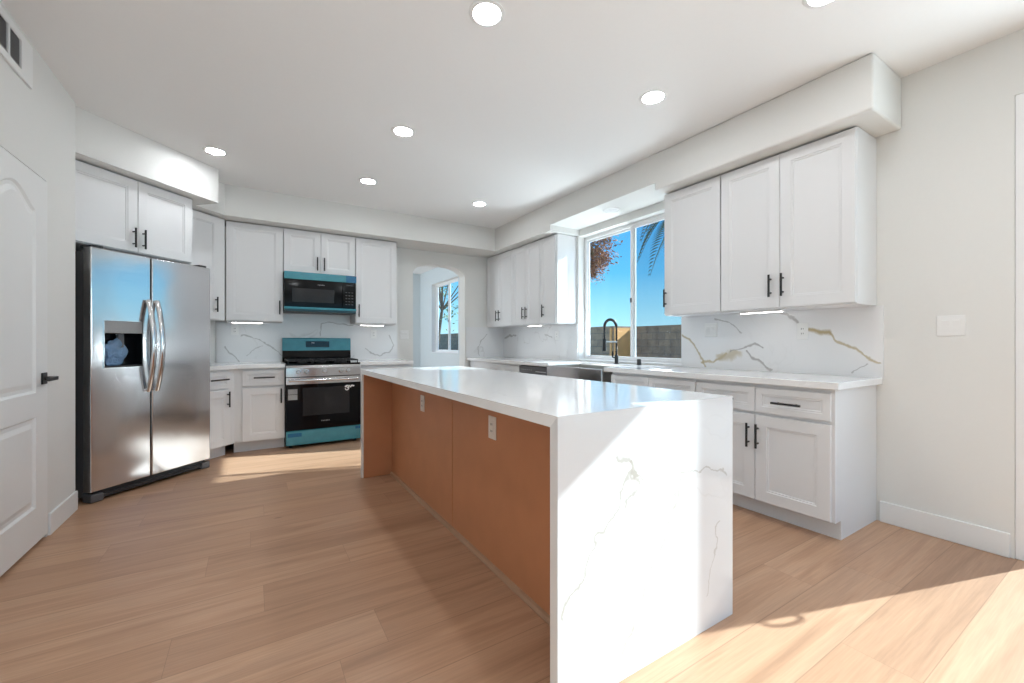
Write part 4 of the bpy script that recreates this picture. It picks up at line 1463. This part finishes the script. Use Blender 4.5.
fc = thing('kitchen_faucet', 'black spring neck faucet on the counter in front of the window', 'faucet', (3.285, 3.18, CT1))
MB().lathe([(0, 0), (0.027, 0), (0.027, 0.006), (0.019, 0.010), (0.019, 0.09), (0.016, 0.095), (0.013, 0.10), (0, 0.10)], (0, 0, 0.0005), 'z', 24).build('base', M_BLACK, fc, True)
path = [(0, 0, 0.10), (0, 0, 0.25)]
R_ = 0.088
for k in range(1, 16):
    a_ = PI * k / 16
    path.append((-R_ + R_ * math.cos(a_), 0, 0.38 + R_ * math.sin(a_)))
path = [(0, 0, 0.10), (0, 0, 0.2), (0, 0, 0.3)] + path[1 + 1:] + [(-2 * R_, 0, 0.36), (-2 * R_, 0, 0.26)]
ps = []
for p0, p1 in zip(path[:-1], path[1:]):
    for k in range(3):
        ps.append(Vector(p0).lerp(Vector(p1), k / 3))
ps.append(Vector(path[-1]))
MB().tube(ps, 0.008, 10, up=(0, 1, 0)).build('neck', M_BLACK, fc, True)
# spring wound round the neck
sp = []
tot = len(ps) - 1
turns = 70
for k in range(turns * 8 + 1):
    f = k / (turns * 8) * tot
    i = min(int(f), tot - 1)
    c_ = ps[i].lerp(ps[i + 1], f - i)
    dv = (ps[i + 1] - ps[i]).normalized()
    a1 = Vector((0, 1, 0))
    b1 = dv.cross(a1)
    an = 2 * PI * k / 8
    sp.append(c_ + (a1 * math.cos(an) + b1 * math.sin(an)) * 0.0125)
MB().tube(sp, 0.0026, 5, up=(0.3, 1, 0.2)).build('spring', M_BLACK, fc, True)
MB().cyl((-2 * R_, 0, 0.265), (-2 * R_, 0, 0.14), 0.017, 16, 0.019).build('spray_head', M_BLACK, fc, True)
MB().box(-2 * R_ - 0.004, 0.004, -0.008, 0.008, 0.226, 0.244, 0.003).build('spray_bracket', M_STICK, fc)
MB().cyl((0, 0, 0.06), (0, 0.055, 0.072), 0.008, 12).box(-0.008, 0.008, 0.05, 0.062, 0.066, 0.135, 0.003).build('lever', M_BLACK, fc)
o = MB().lathe([(0, 0), (0.024, 0), (0.024, 0.004), (0.021, 0.006), (0.021, 0.055), (0.018, 0.060), (0, 0.060)], (0, 0, 0), 'z', 24).build('air_gap_cap', M_BLACK, None, True)
o.location = (3.30, 2.89, CT1 + 0.0005)
tag(o, 'small black air gap cap on the counter right of the faucet', 'cap')


# ------------------------------------------------------------------ recessed lights
def downlight(x, y, label, z=H, lit=True):
    d_ = thing('recessed_light', label, 'light', (x, y, z), 0, 'recessed ceiling lights')
    MB().lathe([(0.066, -0.002), (0.070, -0.007), (0.088, -0.004), (0.090, -0.0005), (0.066, -0.0005)], (0, 0, 0), 'z', 40).build('trim_ring', M_WHITEP, d_, True)
    MB().lathe([(0, -0.0035), (0.0655, -0.003), (0.0655, -0.001), (0, -0.001)], (0, 0, 0), 'z', 40).build('lens', M_LENS if lit else M_WHITEP, d_)


for x, y, lb in ((-0.265, 4.37, 'lit recessed ceiling light near the fridge soffit'), (1.0, 4.36, 'lit recessed ceiling light in front of the microwave'), (2.275, 4.38, 'lit recessed ceiling light nearest the far right corner'),
                 (0.995, 3.19, 'lit recessed ceiling light over the middle of the island'), (0.992, 1.83, 'large lit recessed ceiling light at the top over the island near end'),
                 (2.27, 1.868, 'lit recessed ceiling light in front of the near wall cabinets'), (2.28, 0.885, 'lit recessed ceiling light cut by the top edge of the picture')):
    downlight(x, y, lb)
for x, y in ((-0.2, 1.0), (1.0, -0.6), (2.28, -0.9), (-0.2, -0.6), (1.0, -2.3), (2.28, -2.6), (-0.2, -2.3)):  # unseen lamps added for more light in the room
    downlight(x, y, 'added recessed ceiling light out of view')
downlight(3.185, 3.15, 'unlit round light in the soffit above the kitchen window', 2.52, False)
